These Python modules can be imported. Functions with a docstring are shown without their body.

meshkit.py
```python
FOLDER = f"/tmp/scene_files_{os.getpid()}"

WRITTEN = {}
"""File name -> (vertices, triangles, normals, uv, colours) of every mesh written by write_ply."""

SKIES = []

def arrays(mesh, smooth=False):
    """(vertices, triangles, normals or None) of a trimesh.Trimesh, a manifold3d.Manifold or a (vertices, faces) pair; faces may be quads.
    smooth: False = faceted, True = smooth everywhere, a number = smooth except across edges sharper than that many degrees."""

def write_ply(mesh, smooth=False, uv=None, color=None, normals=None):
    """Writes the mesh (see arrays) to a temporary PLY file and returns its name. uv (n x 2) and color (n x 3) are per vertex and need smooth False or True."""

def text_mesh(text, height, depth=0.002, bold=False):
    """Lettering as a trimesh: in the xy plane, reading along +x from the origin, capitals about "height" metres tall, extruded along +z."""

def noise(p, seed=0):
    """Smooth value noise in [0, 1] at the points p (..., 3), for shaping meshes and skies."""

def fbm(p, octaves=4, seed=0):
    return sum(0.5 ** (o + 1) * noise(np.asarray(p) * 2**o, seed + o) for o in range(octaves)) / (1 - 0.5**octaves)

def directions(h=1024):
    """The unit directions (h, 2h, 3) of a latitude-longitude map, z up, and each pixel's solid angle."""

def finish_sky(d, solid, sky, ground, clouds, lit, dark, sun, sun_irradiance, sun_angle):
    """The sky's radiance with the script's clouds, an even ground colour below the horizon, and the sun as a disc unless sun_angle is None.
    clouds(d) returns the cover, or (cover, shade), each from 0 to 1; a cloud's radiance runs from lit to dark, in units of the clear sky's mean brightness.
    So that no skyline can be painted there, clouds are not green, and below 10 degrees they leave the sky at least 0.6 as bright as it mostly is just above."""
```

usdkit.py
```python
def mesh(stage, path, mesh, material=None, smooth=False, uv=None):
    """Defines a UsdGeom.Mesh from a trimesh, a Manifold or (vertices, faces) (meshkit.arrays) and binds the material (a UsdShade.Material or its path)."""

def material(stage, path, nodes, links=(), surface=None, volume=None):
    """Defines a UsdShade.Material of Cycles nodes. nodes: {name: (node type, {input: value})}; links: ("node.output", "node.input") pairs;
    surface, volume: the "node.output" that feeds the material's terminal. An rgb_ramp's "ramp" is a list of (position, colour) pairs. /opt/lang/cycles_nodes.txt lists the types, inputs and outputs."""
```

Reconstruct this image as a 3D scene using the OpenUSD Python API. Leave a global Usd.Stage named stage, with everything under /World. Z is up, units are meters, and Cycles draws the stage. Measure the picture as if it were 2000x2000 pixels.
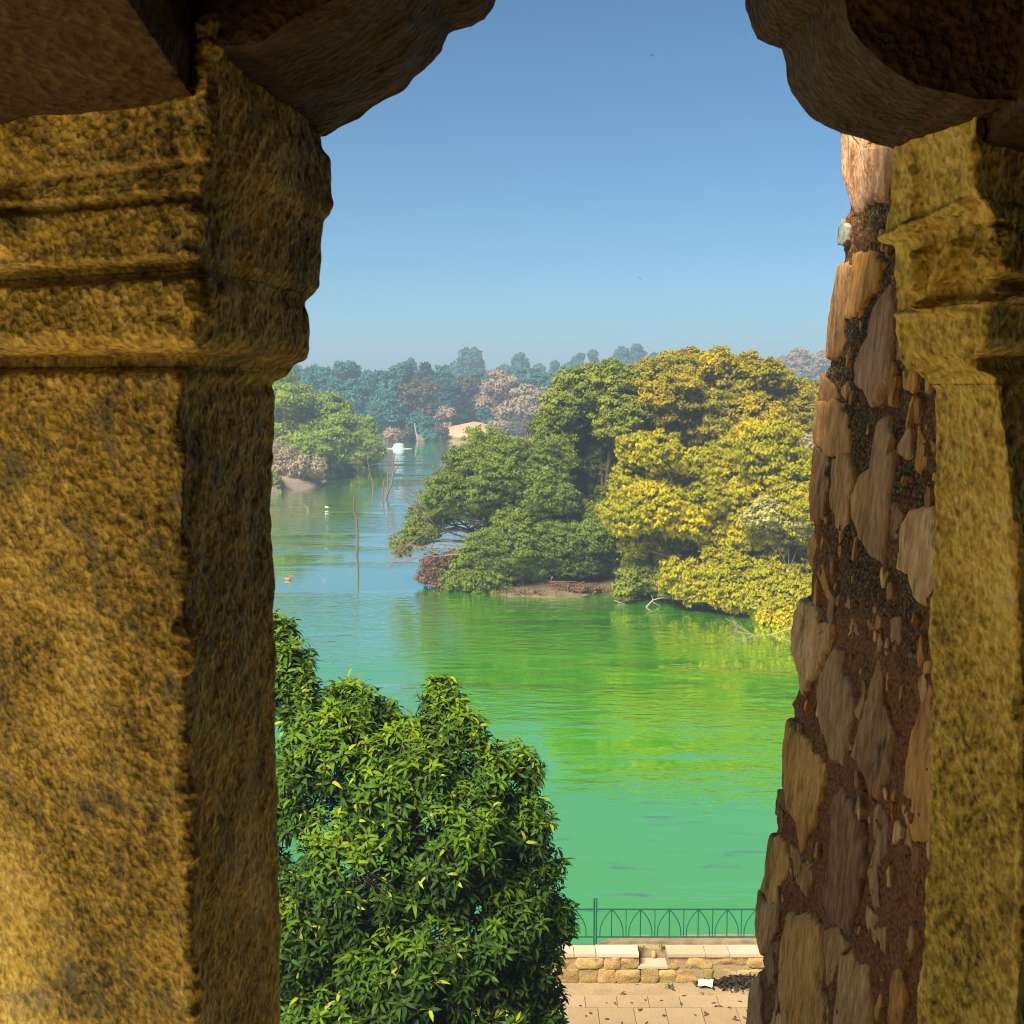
import math, random
import numpy as np, trimesh, shapely
from shapely.geometry import Polygon
from pxr import Usd, UsdGeom, UsdLux, UsdShade, Gf, Sdf, Vt
import usdkit, meshkit
from meshkit import fbm, noise

# ------------------------------------------------------------------ camera, sky, sun, exposure
stage = Usd.Stage.CreateInMemory()
UsdGeom.SetStageUpAxis(stage, 'Z')
W = UsdGeom.Xform.Define(stage, '/World')
UsdGeom.Scope.Define(stage, '/World/Looks')
EYE = np.array([0.0, 0.0, 14.0])
FPX = 2200.0                       # focal length in photograph pixels
PITCH = math.atan(260 / FPX)
cam = UsdGeom.Camera.Define(stage, '/World/camera')
cam.AddTranslateOp().Set(Gf.Vec3d(*EYE))
cam.AddRotateXOp().Set(90 - math.degrees(PITCH))
cam.CreateHorizontalApertureAttr(36.0)
cam.CreateVerticalApertureAttr(36.0)
cam.CreateFocalLengthAttr(36.0 * FPX / 2000)
cam.CreateClippingRangeAttr(Gf.Vec2f(0.05, 20000))
cam.CreateFStopAttr(20.0)
cam.CreateFocusDistanceAttr(16.0)
cam.CreateExposureAttr(2.05)

SUN_EL = math.radians(50)
SUN_AZ = math.atan2(-0.60, -0.80)        # from behind the left shoulder
sun_dir = np.array([math.sin(SUN_AZ) * math.cos(SUN_EL), math.cos(SUN_AZ) * math.cos(SUN_EL), math.sin(SUN_EL)])
sun = UsdLux.DistantLight.Define(stage, '/World/sun')
sun.CreateIntensityAttr(1.25)
sun.CreateAngleAttr(28.0)
sun.CreateNormalizeAttr(True)
sun.CreateColorAttr(Gf.Vec3f(1.0, 0.92, 0.78))
_m = trimesh.geometry.align_vectors([0, 0, 1], sun_dir)
sun.AddTransformOp().Set(Gf.Matrix4d(*_m.T.ravel().tolist()))
dome = UsdLux.DomeLight.Define(stage, '/World/sky')
dome.CreateIntensityAttr(1.0)
sky_m = usdkit.material(stage, '/World/Looks/sky_look', {
    'sky': ('sky_texture', {'sky_type': 'single_scattering', 'sun_disc': False, 'sun_elevation': SUN_EL, 'sun_rotation': SUN_AZ,
                            'air_density': 0.75, 'aerosol_density': 0.5, 'ozone_density': 0.7}),
    'tint': ('mix_color', {'blend_type': 'multiply', 'fac': 1.0, 'b': (0.295, 0.505, 0.585)}),
    'bg': ('background_shader', {'strength': 0.05})},
    [('sky.color', 'tint.a'), ('tint.result', 'bg.color')], surface='bg.background')
UsdShade.MaterialBindingAPI.Apply(dome.GetPrim()).Bind(sky_m)
dome.GetPrim().SetCustomDataByKey('kind', 'structure')

# ------------------------------------------------------------------ helpers
RNG = np.random.default_rng(7)
_cp, _sp = math.cos(PITCH), math.sin(PITCH)


def ray(px, py):
    """direction from the eye for a point of the photograph (2000 px wide)"""
    dx, dy = (np.asarray(px, float) - 1000) / FPX, -(np.asarray(py, float) - 1000) / FPX
    return np.stack([dx + 0 * dy, _cp + dy * _sp + 0 * dx, -_sp + dy * _cp + 0 * dx], -1)


def at_y(px, py, y):
    d = ray(px, py)
    return EYE + d * (y / d[..., 1])[..., None] if np.ndim(d) > 1 else EYE + d * (y / d[1])


def at_z(px, py, z=0.0):
    d = ray(px, py)
    t = (z - EYE[2]) / d[..., 2]
    return EYE + d * np.asarray(t)[..., None]


def scale_at(y):
    return y / FPX       # metres per photograph pixel at depth y (roughly)


_used = {}


def path_for(name, parent=None):
    base = str(parent.GetPath()) if parent is not None else '/World'
    k = (base, name)
    n = _used.get(k, 0)
    _used[k] = n + 1
    return f'{base}/{name}' + (f'_{n:03d}' if n else '')


def tag(p, label=None, cat=None, group=None, kind=None):
    p = p.GetPrim() if hasattr(p, 'GetPrim') else p
    for k, v in (('label', label), ('category', cat), ('group', group), ('kind', kind)):
        if v:
            p.SetCustomDataByKey(k, v)
    return p


def thing(name, label, cat, loc=(0, 0, 0), group=None, kind=None):
    x = UsdGeom.Xform.Define(stage, path_for(name))
    x.AddTranslateOp().Set(Gf.Vec3d(*map(float, loc)))
    tag(x, label, cat, group, kind)
    p = x.GetPrim()
    ORIGIN[str(p.GetPath())] = np.array(loc, float)
    return p


ORIGIN = {}


def mesh(name, m, mat, parent=None, smooth=False, prim=None):
    """one Mesh prim; m in world coordinates (moved into its parent's frame)"""
    v, f, n = meshkit.arrays(m, smooth)
    o = np.zeros(3)
    if parent is not None:
        q = str(parent.GetPath())
        while q.count('/') > 1:
            if q in ORIGIN:
                o = ORIGIN[q]
                break
            q = q.rpartition('/')[0]
    p = path_for(name, parent)
    u = UsdGeom.Mesh.Define(stage, p)
    u.CreatePointsAttr(Vt.Vec3fArray.FromNumpy((v - o).astype(np.float32)))
    u.CreateFaceVertexCountsAttr(Vt.IntArray.FromNumpy(np.full(len(f), 3, np.int32)))
    u.CreateFaceVertexIndicesAttr(Vt.IntArray.FromNumpy(np.ascontiguousarray(f, np.int32).ravel()))
    u.CreateSubdivisionSchemeAttr('none')
    if n is not None:
        u.CreateNormalsAttr(Vt.Vec3fArray.FromNumpy(n.astype(np.float32)))
        u.SetNormalsInterpolation('vertex')
    if prim:
        for key, val in prim.items():
            UsdGeom.PrimvarsAPI(u).CreatePrimvar(key, Sdf.ValueTypeNames.FloatArray, 'vertex').Set(Vt.FloatArray.FromNumpy(np.asarray(val, np.float32)))
    UsdShade.MaterialBindingAPI.Apply(u.GetPrim()).Bind(mat)
    return u.GetPrim()


def cat(ms):
    return trimesh.util.concatenate(ms)


def tm(v, f):
    return trimesh.Trimesh(v, f, process=False)


def box(lo, hi):
    lo, hi = np.array(lo, float), np.array(hi, float)
    b = trimesh.creation.box(hi - lo)
    b.apply_translation((lo + hi) / 2)
    return b


def tube(pts, r, n=6, taper=None):
    pts = np.asarray(pts, float)
    k = len(pts)
    r = np.broadcast_to(np.asarray(r, float), (k,)) if np.ndim(r) else np.full(k, float(r))
    t = np.gradient(pts, axis=0)
    t /= np.linalg.norm(t, axis=1, keepdims=True) + 1e-12
    ref = np.array([0, 0, 1.0]) if abs(t[:, 2]).mean() < 0.8 else np.array([1.0, 0, 0])
    a = np.cross(t, ref)
    a /= np.linalg.norm(a, axis=1, keepdims=True) + 1e-12
    b = np.cross(t, a)
    th = np.arange(n) / n * 2 * np.pi
    ring = pts[:, None] + r[:, None, None] * (np.cos(th)[None, :, None] * a[:, None] + np.sin(th)[None, :, None] * b[:, None])
    v = np.vstack([ring.reshape(-1, 3), pts[:1], pts[-1:]])
    i, j = np.meshgrid(np.arange(k - 1), np.arange(n), indexing='ij')
    j2 = (j + 1) % n
    q = np.stack([i * n + j, i * n + j2, (i + 1) * n + j2, (i + 1) * n + j], -1).reshape(-1, 4)
    f = np.vstack([q[:, [0, 2, 1]], q[:, [0, 3, 2]]])
    jj = np.arange(n)
    f = np.vstack([f, np.stack([np.full(n, k * n), jj, (jj + 1) % n], 1), np.stack([np.full(n, k * n + 1), (k - 1) * n + (jj + 1) % n, (k - 1) * n + jj], 1)])
    return tm(v, f)


def roughen(m, size, amp, freq, seed=0, octaves=3):
    m = m.copy()
    if size:
        v, f = trimesh.remesh.subdivide_to_size(m.vertices, m.faces, size, max_iter=12)
        m = trimesh.Trimesh(v, f, process=True)
        m.merge_vertices()
    n = np.array(m.vertex_normals)
    d = fbm(np.array(m.vertices) * freq + 31.7 * seed, octaves, seed) - 0.5
    m.vertices = m.vertices + n * (d * 2 * amp)[:, None]
    return m


def grid_mesh(P, flip=False):
    """P (a, b, 3) -> trimesh"""
    a, b = P.shape[:2]
    i, j = np.meshgrid(np.arange(a - 1), np.arange(b - 1), indexing='ij')
    q = np.stack([i * b + j, (i + 1) * b + j, (i + 1) * b + j + 1, i * b + j + 1], -1).reshape(-1, 4)
    f = np.vstack([q[:, [0, 1, 2]], q[:, [0, 2, 3]]])
    return tm(P.reshape(-1, 3), f[:, ::-1] if flip else f)


# ------------------------------------------------------------------ materials
def M(name, nodes, links, surface='p.BSDF', volume=None):
    return usdkit.material(stage, '/World/Looks/' + name, nodes, links, surface=surface, volume=volume)


def plain(name, col, rough=0.7, spec=0.3, metallic=0.0):
    return M(name, {'p': ('principled_bsdf', {'base_color': col, 'roughness': rough, 'specular_ior_level': spec, 'metallic': metallic})}, [])


def stone_mat(name, ramp, scale, fine, bump=0.4, dist=0.01, rough=0.9, blotch=None, stretch=(1, 1, 1), grain=0.5, detail=5.0, pits=0):
    """mottled stone: a large and a fine noise mixed into one ramp, with relief from the fine noise"""
    nodes = {
        'g': ('geometry', {}),
        'mp': ('mapping', {'scale': stretch}),
        'n1': ('noise_texture', {'scale': scale, 'detail': 4.0, 'roughness': 0.6}),
        'n2': ('noise_texture', {'scale': fine, 'detail': detail, 'roughness': 0.6}),
        'mx': ('mix_float', {'fac': grain}),
        'r': ('rgb_ramp', {'ramp': ramp}),
        'b': ('bump', {'strength': bump, 'distance': dist}),
        'p': ('principled_bsdf', {'roughness': rough, 'specular_ior_level': 0.15})}
    links = [('g.position', 'mp.vector'), ('mp.vector', 'n1.vector'), ('mp.vector', 'n2.vector'), ('n1.fac', 'mx.a'), ('n2.fac', 'mx.b'),
             ('mx.result', 'r.fac'), ('n2.fac', 'b.height'), ('b.normal', 'p.normal')]
    if pits:        # rounded grains and pits instead of plain noise
        nodes |= {'vo': ('voronoi_texture', {'scale': pits, 'randomness': 1.0}), 'hm': ('mix_float', {'fac': 0.6})}
        links = [l for l in links if l != ('n2.fac', 'b.height')] + [('mp.vector', 'vo.vector'), ('vo.distance', 'hm.a'), ('n2.fac', 'hm.b'), ('hm.result', 'b.height')]
    src = 'r.color'
    if blotch:      # (colour, scale, from, to)
        nodes |= {'n3': ('noise_texture', {'scale': blotch[1], 'detail': 5.0, 'roughness': 0.7}),
                  'mr': ('map_range', {'from_min': blotch[2], 'from_max': blotch[3], 'clamp': True}),
                  'mc': ('mix_color', {'b': blotch[0]})}
        links += [('mp.vector', 'n3.vector'), ('n3.fac', 'mr.value'), ('mr.result', 'mc.fac'), ('r.color', 'mc.a')]
        src = 'mc.result'
    links.append((src, 'p.base_color'))
    return M(name, nodes, links)


def leaf_mat(name, ramp, big=0.25, trans=0.3, rough=0.6, attr=None, spec=0.06, island=0.6):
    """leaf colour varies from leaf to leaf and, more slowly, from branch to branch"""
    nodes = {
        'g': ('geometry', {}),
        'n': ('noise_texture', {'scale': big, 'detail': 3.0}),
        'mx': ('mix_float', {'fac': island}),
        'r': ('rgb_ramp', {'ramp': ramp}),
        'p': ('principled_bsdf', {'roughness': rough, 'specular_ior_level': spec}),
        't': ('translucent_bsdf', {}),
        'm': ('mix_closure', {'fac': trans})}
    links = [('g.position', 'n.vector'), ('n.fac', 'mx.a'), ('g.random_per_island', 'mx.b'), ('mx.result', 'r.fac'), ('r.color', 'p.base_color'),
             ('r.color', 't.color'), ('p.BSDF', 'm.closure1'), ('t.BSDF', 'm.closure2')]
    if attr:
        nodes['at'] = ('attribute', {'attribute': attr})
        nodes['mn'] = ('mix_float', {'fac': 0.65})
        links = [l for l in links if l != ('n.fac', 'mx.a')] + [('n.fac', 'mn.a'), ('at.fac', 'mn.b'), ('mn.result', 'mx.a')]
    return M(name, nodes, links, surface='m.closure')


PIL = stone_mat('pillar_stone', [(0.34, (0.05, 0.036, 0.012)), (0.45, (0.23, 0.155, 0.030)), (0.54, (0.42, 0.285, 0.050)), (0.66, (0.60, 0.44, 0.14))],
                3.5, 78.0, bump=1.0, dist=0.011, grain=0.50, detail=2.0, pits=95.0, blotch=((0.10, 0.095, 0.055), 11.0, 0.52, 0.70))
PILD = stone_mat('shaded_bracket_stone', [(0.25, (0.012, 0.007, 0.003)), (0.5, (0.048, 0.027, 0.009)), (0.75, (0.10, 0.06, 0.02))], 5.0, 60.0, bump=1.0, dist=0.012, detail=2.0, pits=70.0)  # shade around the brackets put into the stone colour, near black
FLOOR = stone_mat('terrace_stone', [(0.3, (0.54, 0.42, 0.25)), (0.7, (0.70, 0.56, 0.36))], 1.5, 30.0)
TERR = stone_mat('dark_terrace', [(0.3, (0.10, 0.08, 0.05)), (0.7, (0.20, 0.16, 0.10))], 1.5, 30.0)  # unseen terrace, darkened to cut bounce light on the capital
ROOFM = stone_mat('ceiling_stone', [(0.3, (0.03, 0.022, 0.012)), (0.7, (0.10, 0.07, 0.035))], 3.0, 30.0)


# ------------------------------------------------------------------ pavilion: two pillars with brackets, ceiling, floor, the building below
def curve_xz(pts, y):
    p = np.array(pts, float)
    q = at_y(p[:, 0], p[:, 1], y)
    o = np.argsort(q[:, 2])
    return q[o, 2], q[o, 0]


def pillar_loft(side, z0, z1, far, near, relief, yF, yN, xW, seed, dz=0.004, hollows=()):
    """stack of cross-sections: F (far arris of the inner face), N (near arris), Wp (end of the front face, out of the picture); closed behind"""
    zs = np.linspace(z0 - 0.001, z1 + 0.001, int((z1 - z0) / dz) + 2)
    xF, xN, o = np.interp(zs, *far), np.interp(zs, *near), np.interp(zs, *relief)
    nb, na, nk = 90, 90, 12
    tB, tA, tK = np.linspace(0, 1, nb, endpoint=False), np.linspace(0, 1, na, endpoint=False), np.linspace(0, 1, nk, endpoint=False)
    P = []
    for z, a, b, c in zip(zs, xF, xN, o):
        F, N = np.array([a, yF]), np.array([b, yN - c])
        Wp, K = (np.array([xW, yN + 0.27 - c]), np.array([xW, yF])) if xW else (np.array([b + 0.42, yN - c * .5 + 0.30]), np.array([b + 0.25, yF + 0.30]))
        ring = np.vstack([F + (N - F) * tB[:, None], N + (Wp - N) * (tA[:, None] ** 1.25), Wp + (K - Wp) * tK[:, None], K + (F - K) * tK[:, None]])
        P.append(np.column_stack([ring, np.full(len(ring), z)]))
    P = np.array(P)
    # soften the arrises and weather the faces
    t = np.roll(P, -1, 1) - np.roll(P, 1, 1)
    n = np.stack([t[..., 1], -t[..., 0], 0 * t[..., 0]], -1)
    n /= np.linalg.norm(n, axis=-1, keepdims=True)
    if side > 0:
        n = -n
    for _ in range(2):
        n = (np.roll(n, 1, 1) + n + np.roll(n, -1, 1)) / 3
    q = P * np.array([1, 1, 0.8])
    arris = np.zeros(P.shape[1])
    idx = np.arange(P.shape[1])
    for k in (0, nb):
        dd = np.minimum(abs(idx - k), P.shape[1] - abs(idx - k))
        arris = np.maximum(arris, (1.0 if k else 0.25) * np.exp(-(dd / 4.0) ** 2))
    d = (fbm(q * 13, 2, seed) - 0.5) * 0.018 + (fbm(q * 55, 2, seed + 5) - 0.5) * 0.010
    chips = np.clip(fbm(q * 22, 3, seed + 9) - 0.5, 0, 1) * (0.09 if side < 0 else 0.05) * arris[None, :] + 0.006 * arris[None, :]
    if hollows:
        rel = P - EYE
        fw = rel[..., 1] * _cp - rel[..., 2] * _sp
        X, Y = 1000 + FPX * rel[..., 0] / fw, 1000 - FPX * (rel[..., 1] * _sp + rel[..., 2] * _cp) / fw
        vis = (idx < nb + na)[None]
        for (xa, ya, xb, yb, wd, dp) in hollows:      # carved grooves between two points
            L2 = (xb - xa) ** 2 + (yb - ya) ** 2 + 1e-9
            tt = np.clip(((X - xa) * (xb - xa) + (Y - ya) * (yb - ya)) / L2, 0, 1)
            r2 = (X - xa - tt * (xb - xa)) ** 2 + (Y - ya - tt * (yb - ya)) ** 2
            d = d - vis * dp * np.exp(-(r2 / wd ** 2) ** 1.6)
    P = P + n * (d - chips)[..., None]
    Q = np.concatenate([P, P[:, :1]], 1)
    m = grid_mesh(Q, flip=side < 0)
    k = Q.shape[1]
    v, f = np.array(m.vertices), np.array(m.faces)
    caps = []
    for row, sgn in ((0, 1), (len(zs) - 1, -1)):
        c = len(v)
        v = np.vstack([v, [Q[row].mean(0)]])
        a = row * k + np.arange(k - 1)
        tri = np.stack([np.full(k - 1, c), a + 1, a], 1)
        caps.append(tri if (sgn * (-side)) < 0 else tri[:, ::-1])
    m = tm(v, np.vstack([f, *caps]))
    m.merge_vertices()
    return m


def bracket(curve_px, y0, y1, ztop, xback, seed, ripple=0.0):
    """solid corbel below ztop: its underside follows the traced curve (at the far depth y1) and runs from y0 to y1"""
    p = np.array(curve_px, float)
    q = at_y(p[:, 0], p[:, 1], y1)[:, [0, 2]]
    poly = np.vstack([q, [[q[-1, 0], ztop], [xback, ztop], [xback, q[0, 1]]]])
    pg = Polygon(poly).buffer(0)
    if pg.geom_type != 'Polygon':
        pg = max(pg.geoms, key=lambda g: g.area)
    m = trimesh.creation.extrude_polygon(pg, y1 - y0, engine='earcut')     # xy plane, up z
    v = np.array(m.vertices)
    m.vertices = np.column_stack([v[:, 0], y1 - v[:, 2], v[:, 1]])
    m.fix_normals()
    return roughen(m, 0.025, 0.010, 16, seed)


YF, YN = 1.95, 1.5
L_far = curve_xz([(700, 100), (640, 200), (626, 266), (628, 290), (640, 308), (646, 350), (646, 405), (640, 420), (630, 432), (627, 470), (627, 500), (626, 530), (622, 560),
                  (610, 575), (594, 588), (592, 597), (600, 615), (603, 650), (604, 680), (598, 703), (571, 712), (557, 735), (535, 745), (529, 754), (537, 775), (536, 850),
                  (528, 915), (530, 940), (529, 1000), (531, 1050), (534, 1100), (533, 1200), (536, 1300), (536, 1400), (536, 1500), (541, 1650), (545, 1800), (544, 2000), (546, 2150)], YF)
L_near = curve_xz([(415, 0), (412, 190), (408, 330), (395, 380), (386, 400), (388, 470), (378, 520), (396, 545), (398, 620), (390, 660), (372, 684), (335, 694), (325, 722), (337, 738), (330, 830),
                   (345, 905), (342, 1000), (340, 1100), (343, 1300), (346, 1400), (346, 1550), (352, 1700), (357, 1850), (365, 2000), (372, 2200)], YN - 0.03)
_rel = np.array([(0, .05), (190, .05), (312, .052), (320, .038), (328, .046), (372, .05), (380, .026), (388, .026), (396, .046), (503, .052), (514, .008), (532, .008), (548, .054), (600, .064),
                 (650, .068), (672, .055), (684, .02), (690, -.035), (720, -.035), (727, -.006), (738, .0), (2200, .0)], float)
_rp = at_y(np.full(len(_rel), 300.0), _rel[:, 1] * 0 + _rel[:, 0], YN - 0.03)
_o = np.argsort(_rp[:, 2])
L_rel = (_rp[_o, 2], _rel[_o, 1])
zL = lambda py, y=YN - 0.03: float(at_y(300.0, float(py), y)[2])

LH = [(18, 400, 14, 470, 24, .04), (110, 935, 108, 1010, 4, .006)]
pl = thing('stone_pillar', 'weathered square stone pillar filling the left of the view, lit yellow on its front', 'pillar', (-0.65, 1.75, 12.45))
mesh('shaft', pillar_loft(-1, 12.45, zL(716), L_far, L_near, L_rel, YF, YN, -0.95, 1, hollows=LH), PIL, pl, smooth=True)
mesh('moulded_band', pillar_loft(-1, zL(716), zL(524), L_far, L_near, L_rel, YF, YN, -0.95, 1, hollows=LH), PIL, pl, smooth=True)
mesh('capital', pillar_loft(-1, zL(524), zL(-60), L_far, L_near, L_rel, YF, YN, -0.95, 1, hollows=LH), PIL, pl, smooth=True)
ZTOP = 14.86
Lb = [(560, 262), (632, 262), (700, 228), (740, 206), (790, 175), (830, 136), (862, 98), (874, 68), (886, 59), (920, 49), (946, 38), (957, 20), (966, -5), (985, -60), (1000, -110)]
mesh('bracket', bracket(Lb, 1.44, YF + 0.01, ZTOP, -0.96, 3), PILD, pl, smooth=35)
arm = Polygon([(1.62, 14.348), (1.42, 14.348), (1.38, 14.36), (1.28, 14.375), (1.12, 14.40), (1.0, 14.44), (0.93, 14.52), (0.88, 14.62), (0.82, 14.64), (0.76, 14.72), (0.74, ZTOP), (1.62, ZTOP)])
am = trimesh.creation.extrude_polygon(arm, 1.255, engine='earcut')
v = np.array(am.vertices)
am.vertices = np.column_stack([-1.65 + v[:, 2], v[:, 0], v[:, 1]])
am.fix_normals()
mesh('bracket', roughen(am, 0.025, 0.018, 14, 4), PILD, pl, smooth=50)  # front arm, stretched left out of view to shade the capital top

# right pillar
YR = 1.76
RH = [(1738, 466, 1890, 400, 11, .022), (1812, 500, 1806, 560, 15, .035), (1884, 480, 1832, 598, 13, .035), (1832, 598, 1940, 585, 9, .02), (1760, 615, 1900, 608, 7, .012), (1782, 330, 1785, 440, 7, .008), (1920, 500, 1990, 560, 12, .02), (1960, 440, 1940, 500, 10, .02)]
R_far = curve_xz([(1760, 200), (1750, 290), (1745, 330), (1738, 400), (1731, 455), (1738, 475), (1748, 480), (1750, 560), (1753, 590), (1753, 640), (1758, 700), (1775, 724), (1800, 730),
                  (1826, 752), (1834, 760), (1833, 800), (1830, 860), (1829, 1000), (1826, 1100), (1822, 1250), (1822, 1350), (1820, 1450), (1815, 1600), (1810, 1750), (1802, 1900), (1795, 2010), (1790, 2200)], YF)
R_near = curve_xz([(1880, 0), (1885, 280), (1882, 380), (1905, 400), (1925, 440), (1922, 540), (1950, 580), (1905, 600), (1897, 640), (1900, 690), (1915, 715), (1945, 735), (1950, 765), (1970, 900), (1985, 1100),
                   (1995, 1400), (1996, 1700), (1990, 1900), (1984, 2010), (1980, 2200)], YR)
R_rel = (L_rel[0], L_rel[1] * 0.8)
pr = thing('stone_pillar', 'weathered stone pillar with carved capital at the right edge, overlapping the rubble wall', 'pillar', (0.85, 1.75, 12.45))
zR = lambda py: float(at_y(1900.0, float(py), 1.7)[2])
PILR = stone_mat('pillar_stone_bright', [(0.33, (0.10, 0.066, 0.016)), (0.44, (0.40, 0.27, 0.045)), (0.53, (0.62, 0.425, 0.08)), (0.66, (0.72, 0.55, 0.19))],
                 3.0, 74.0, bump=1.0, dist=0.010, grain=0.50, detail=2.0, pits=95.0, blotch=((0.08, 0.045, 0.018), 5.0, 0.58, 0.72), stretch=(1, 1, 0.8))  # lighter than the left pillar stone, making up for weaker light
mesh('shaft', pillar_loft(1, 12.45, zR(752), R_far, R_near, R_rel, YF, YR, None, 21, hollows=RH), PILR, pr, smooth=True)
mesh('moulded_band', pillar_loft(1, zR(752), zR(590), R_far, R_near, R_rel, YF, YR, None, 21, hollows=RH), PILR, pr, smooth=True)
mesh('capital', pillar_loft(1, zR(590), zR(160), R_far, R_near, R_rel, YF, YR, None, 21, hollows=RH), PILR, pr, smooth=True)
Rb = [(1900, 296), (1748, 290), (1700, 279), (1650, 263), (1612, 242), (1585, 222), (1560, 200), (1544, 180), (1537, 160), (1533, 125), (1528, 94), (1502, 88), (1479, 77), (1465, 55), (1458, 20), (1457, -40), (1456, -110)]
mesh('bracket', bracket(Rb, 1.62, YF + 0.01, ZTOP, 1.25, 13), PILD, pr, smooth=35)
am2 = trimesh.creation.extrude_polygon(arm, 0.6, engine='earcut')
v = np.array(am2.vertices)
am2.vertices = np.column_stack([0.70 + v[:, 2], v[:, 0] + 0.27, v[:, 1]])
am2.fix_normals()
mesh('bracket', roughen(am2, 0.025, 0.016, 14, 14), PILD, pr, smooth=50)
# carved leaf on the capital's inner face: sunk hollows and a raised blade between them
def inner_pt(px, py, out=0.0):
    """a point of the right pillar's inner face plane"""
    a, b = np.array([0.700, YF]), np.array([0.640, YN])
    d = ray(px, py)
    n = np.array([-(b - a)[1], (b - a)[0]]); n /= np.linalg.norm(n)
    t = (n @ a) / (n @ d[:2])
    p = EYE + d * t
    return p


# ceiling, floor, added unseen walls that block light, and the building the pavilion stands on
pv = thing('stone_pavilion', 'dark stone ceiling and floor of the pavilion that frames the lake view', 'pavilion', (0, 0, 12.45))
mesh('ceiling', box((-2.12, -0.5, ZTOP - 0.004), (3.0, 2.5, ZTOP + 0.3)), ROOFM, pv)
mesh('floor', box((-3.2, -3.2, 12.30), (3.2, 2.05, 12.452)), FLOOR, pv)
mesh('side_light_block', box((1.9, -0.5, 12.45), (2.3, 1.6, ZTOP - 0.006)), PILD, pv)  # unseen wall, added to keep light off the right pillar front
mesh('rear_light_block', box((-0.8, -0.5, 12.45), (1.897, -0.3, ZTOP - 0.006)), PILD, pv)  # unseen wall behind the eye, added to stop light from the rear
for x, y in ((-1.95, -0.35),):
    mesh('rear_pillar', box((x - 0.14, y - 0.14, 12.45), (x + 0.14, y + 0.14, ZTOP - 0.006)), PIL, pv)
bd = thing('stone_building', 'massive stone building below the pavilion, above the lakeside path', 'building', (0, -8, 2.0))
mesh('terrace', box((-16, -16, 12.0), (6, 2.0, 12.296)), TERR, bd)
mesh('sky_block_wall', box((-16, -16, 12.298), (6, -15.4, 16.4)), PILD, bd)  # unseen wall, added to hide the low sky behind the pavilion
mesh('sky_block_wall', box((-16, -15.398, 12.298), (-15.5, 2.0, 18.4)), PILD, bd)  # taller unseen wall, added to cut low sky light from the left
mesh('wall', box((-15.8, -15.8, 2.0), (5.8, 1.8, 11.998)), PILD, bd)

# ------------------------------------------------------------------ rubble wall, seen at a grazing angle through the opening
A0, A1, A2 = at_y(1650.0, 265.0, 3.2), at_y(1470.0, 2000.0, 3.2), at_y(1905.0, 1100.0, 2.1)
RN = np.cross(A1 - A0, A2 - A0)
RN /= np.linalg.norm(RN)
if RN @ (EYE - A0) < 0:
    RN = -RN
RU = np.array([0, 0, 1.0]) - RN * RN[2]
RU /= np.linalg.norm(RU)          # up the wall
RT = np.cross(RU, RN)             # along the wall


def rw(px, py):
    d = ray(px, py)
    t = ((A0 - EYE) @ RN) / (d @ RN)
    return EYE + d * np.asarray(t)[..., None]


def rw2(px, py):
    q = rw(np.asarray(px, float), np.asarray(py, float)) - A0
    return np.stack([q @ RT, q @ RU], -1)


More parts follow.
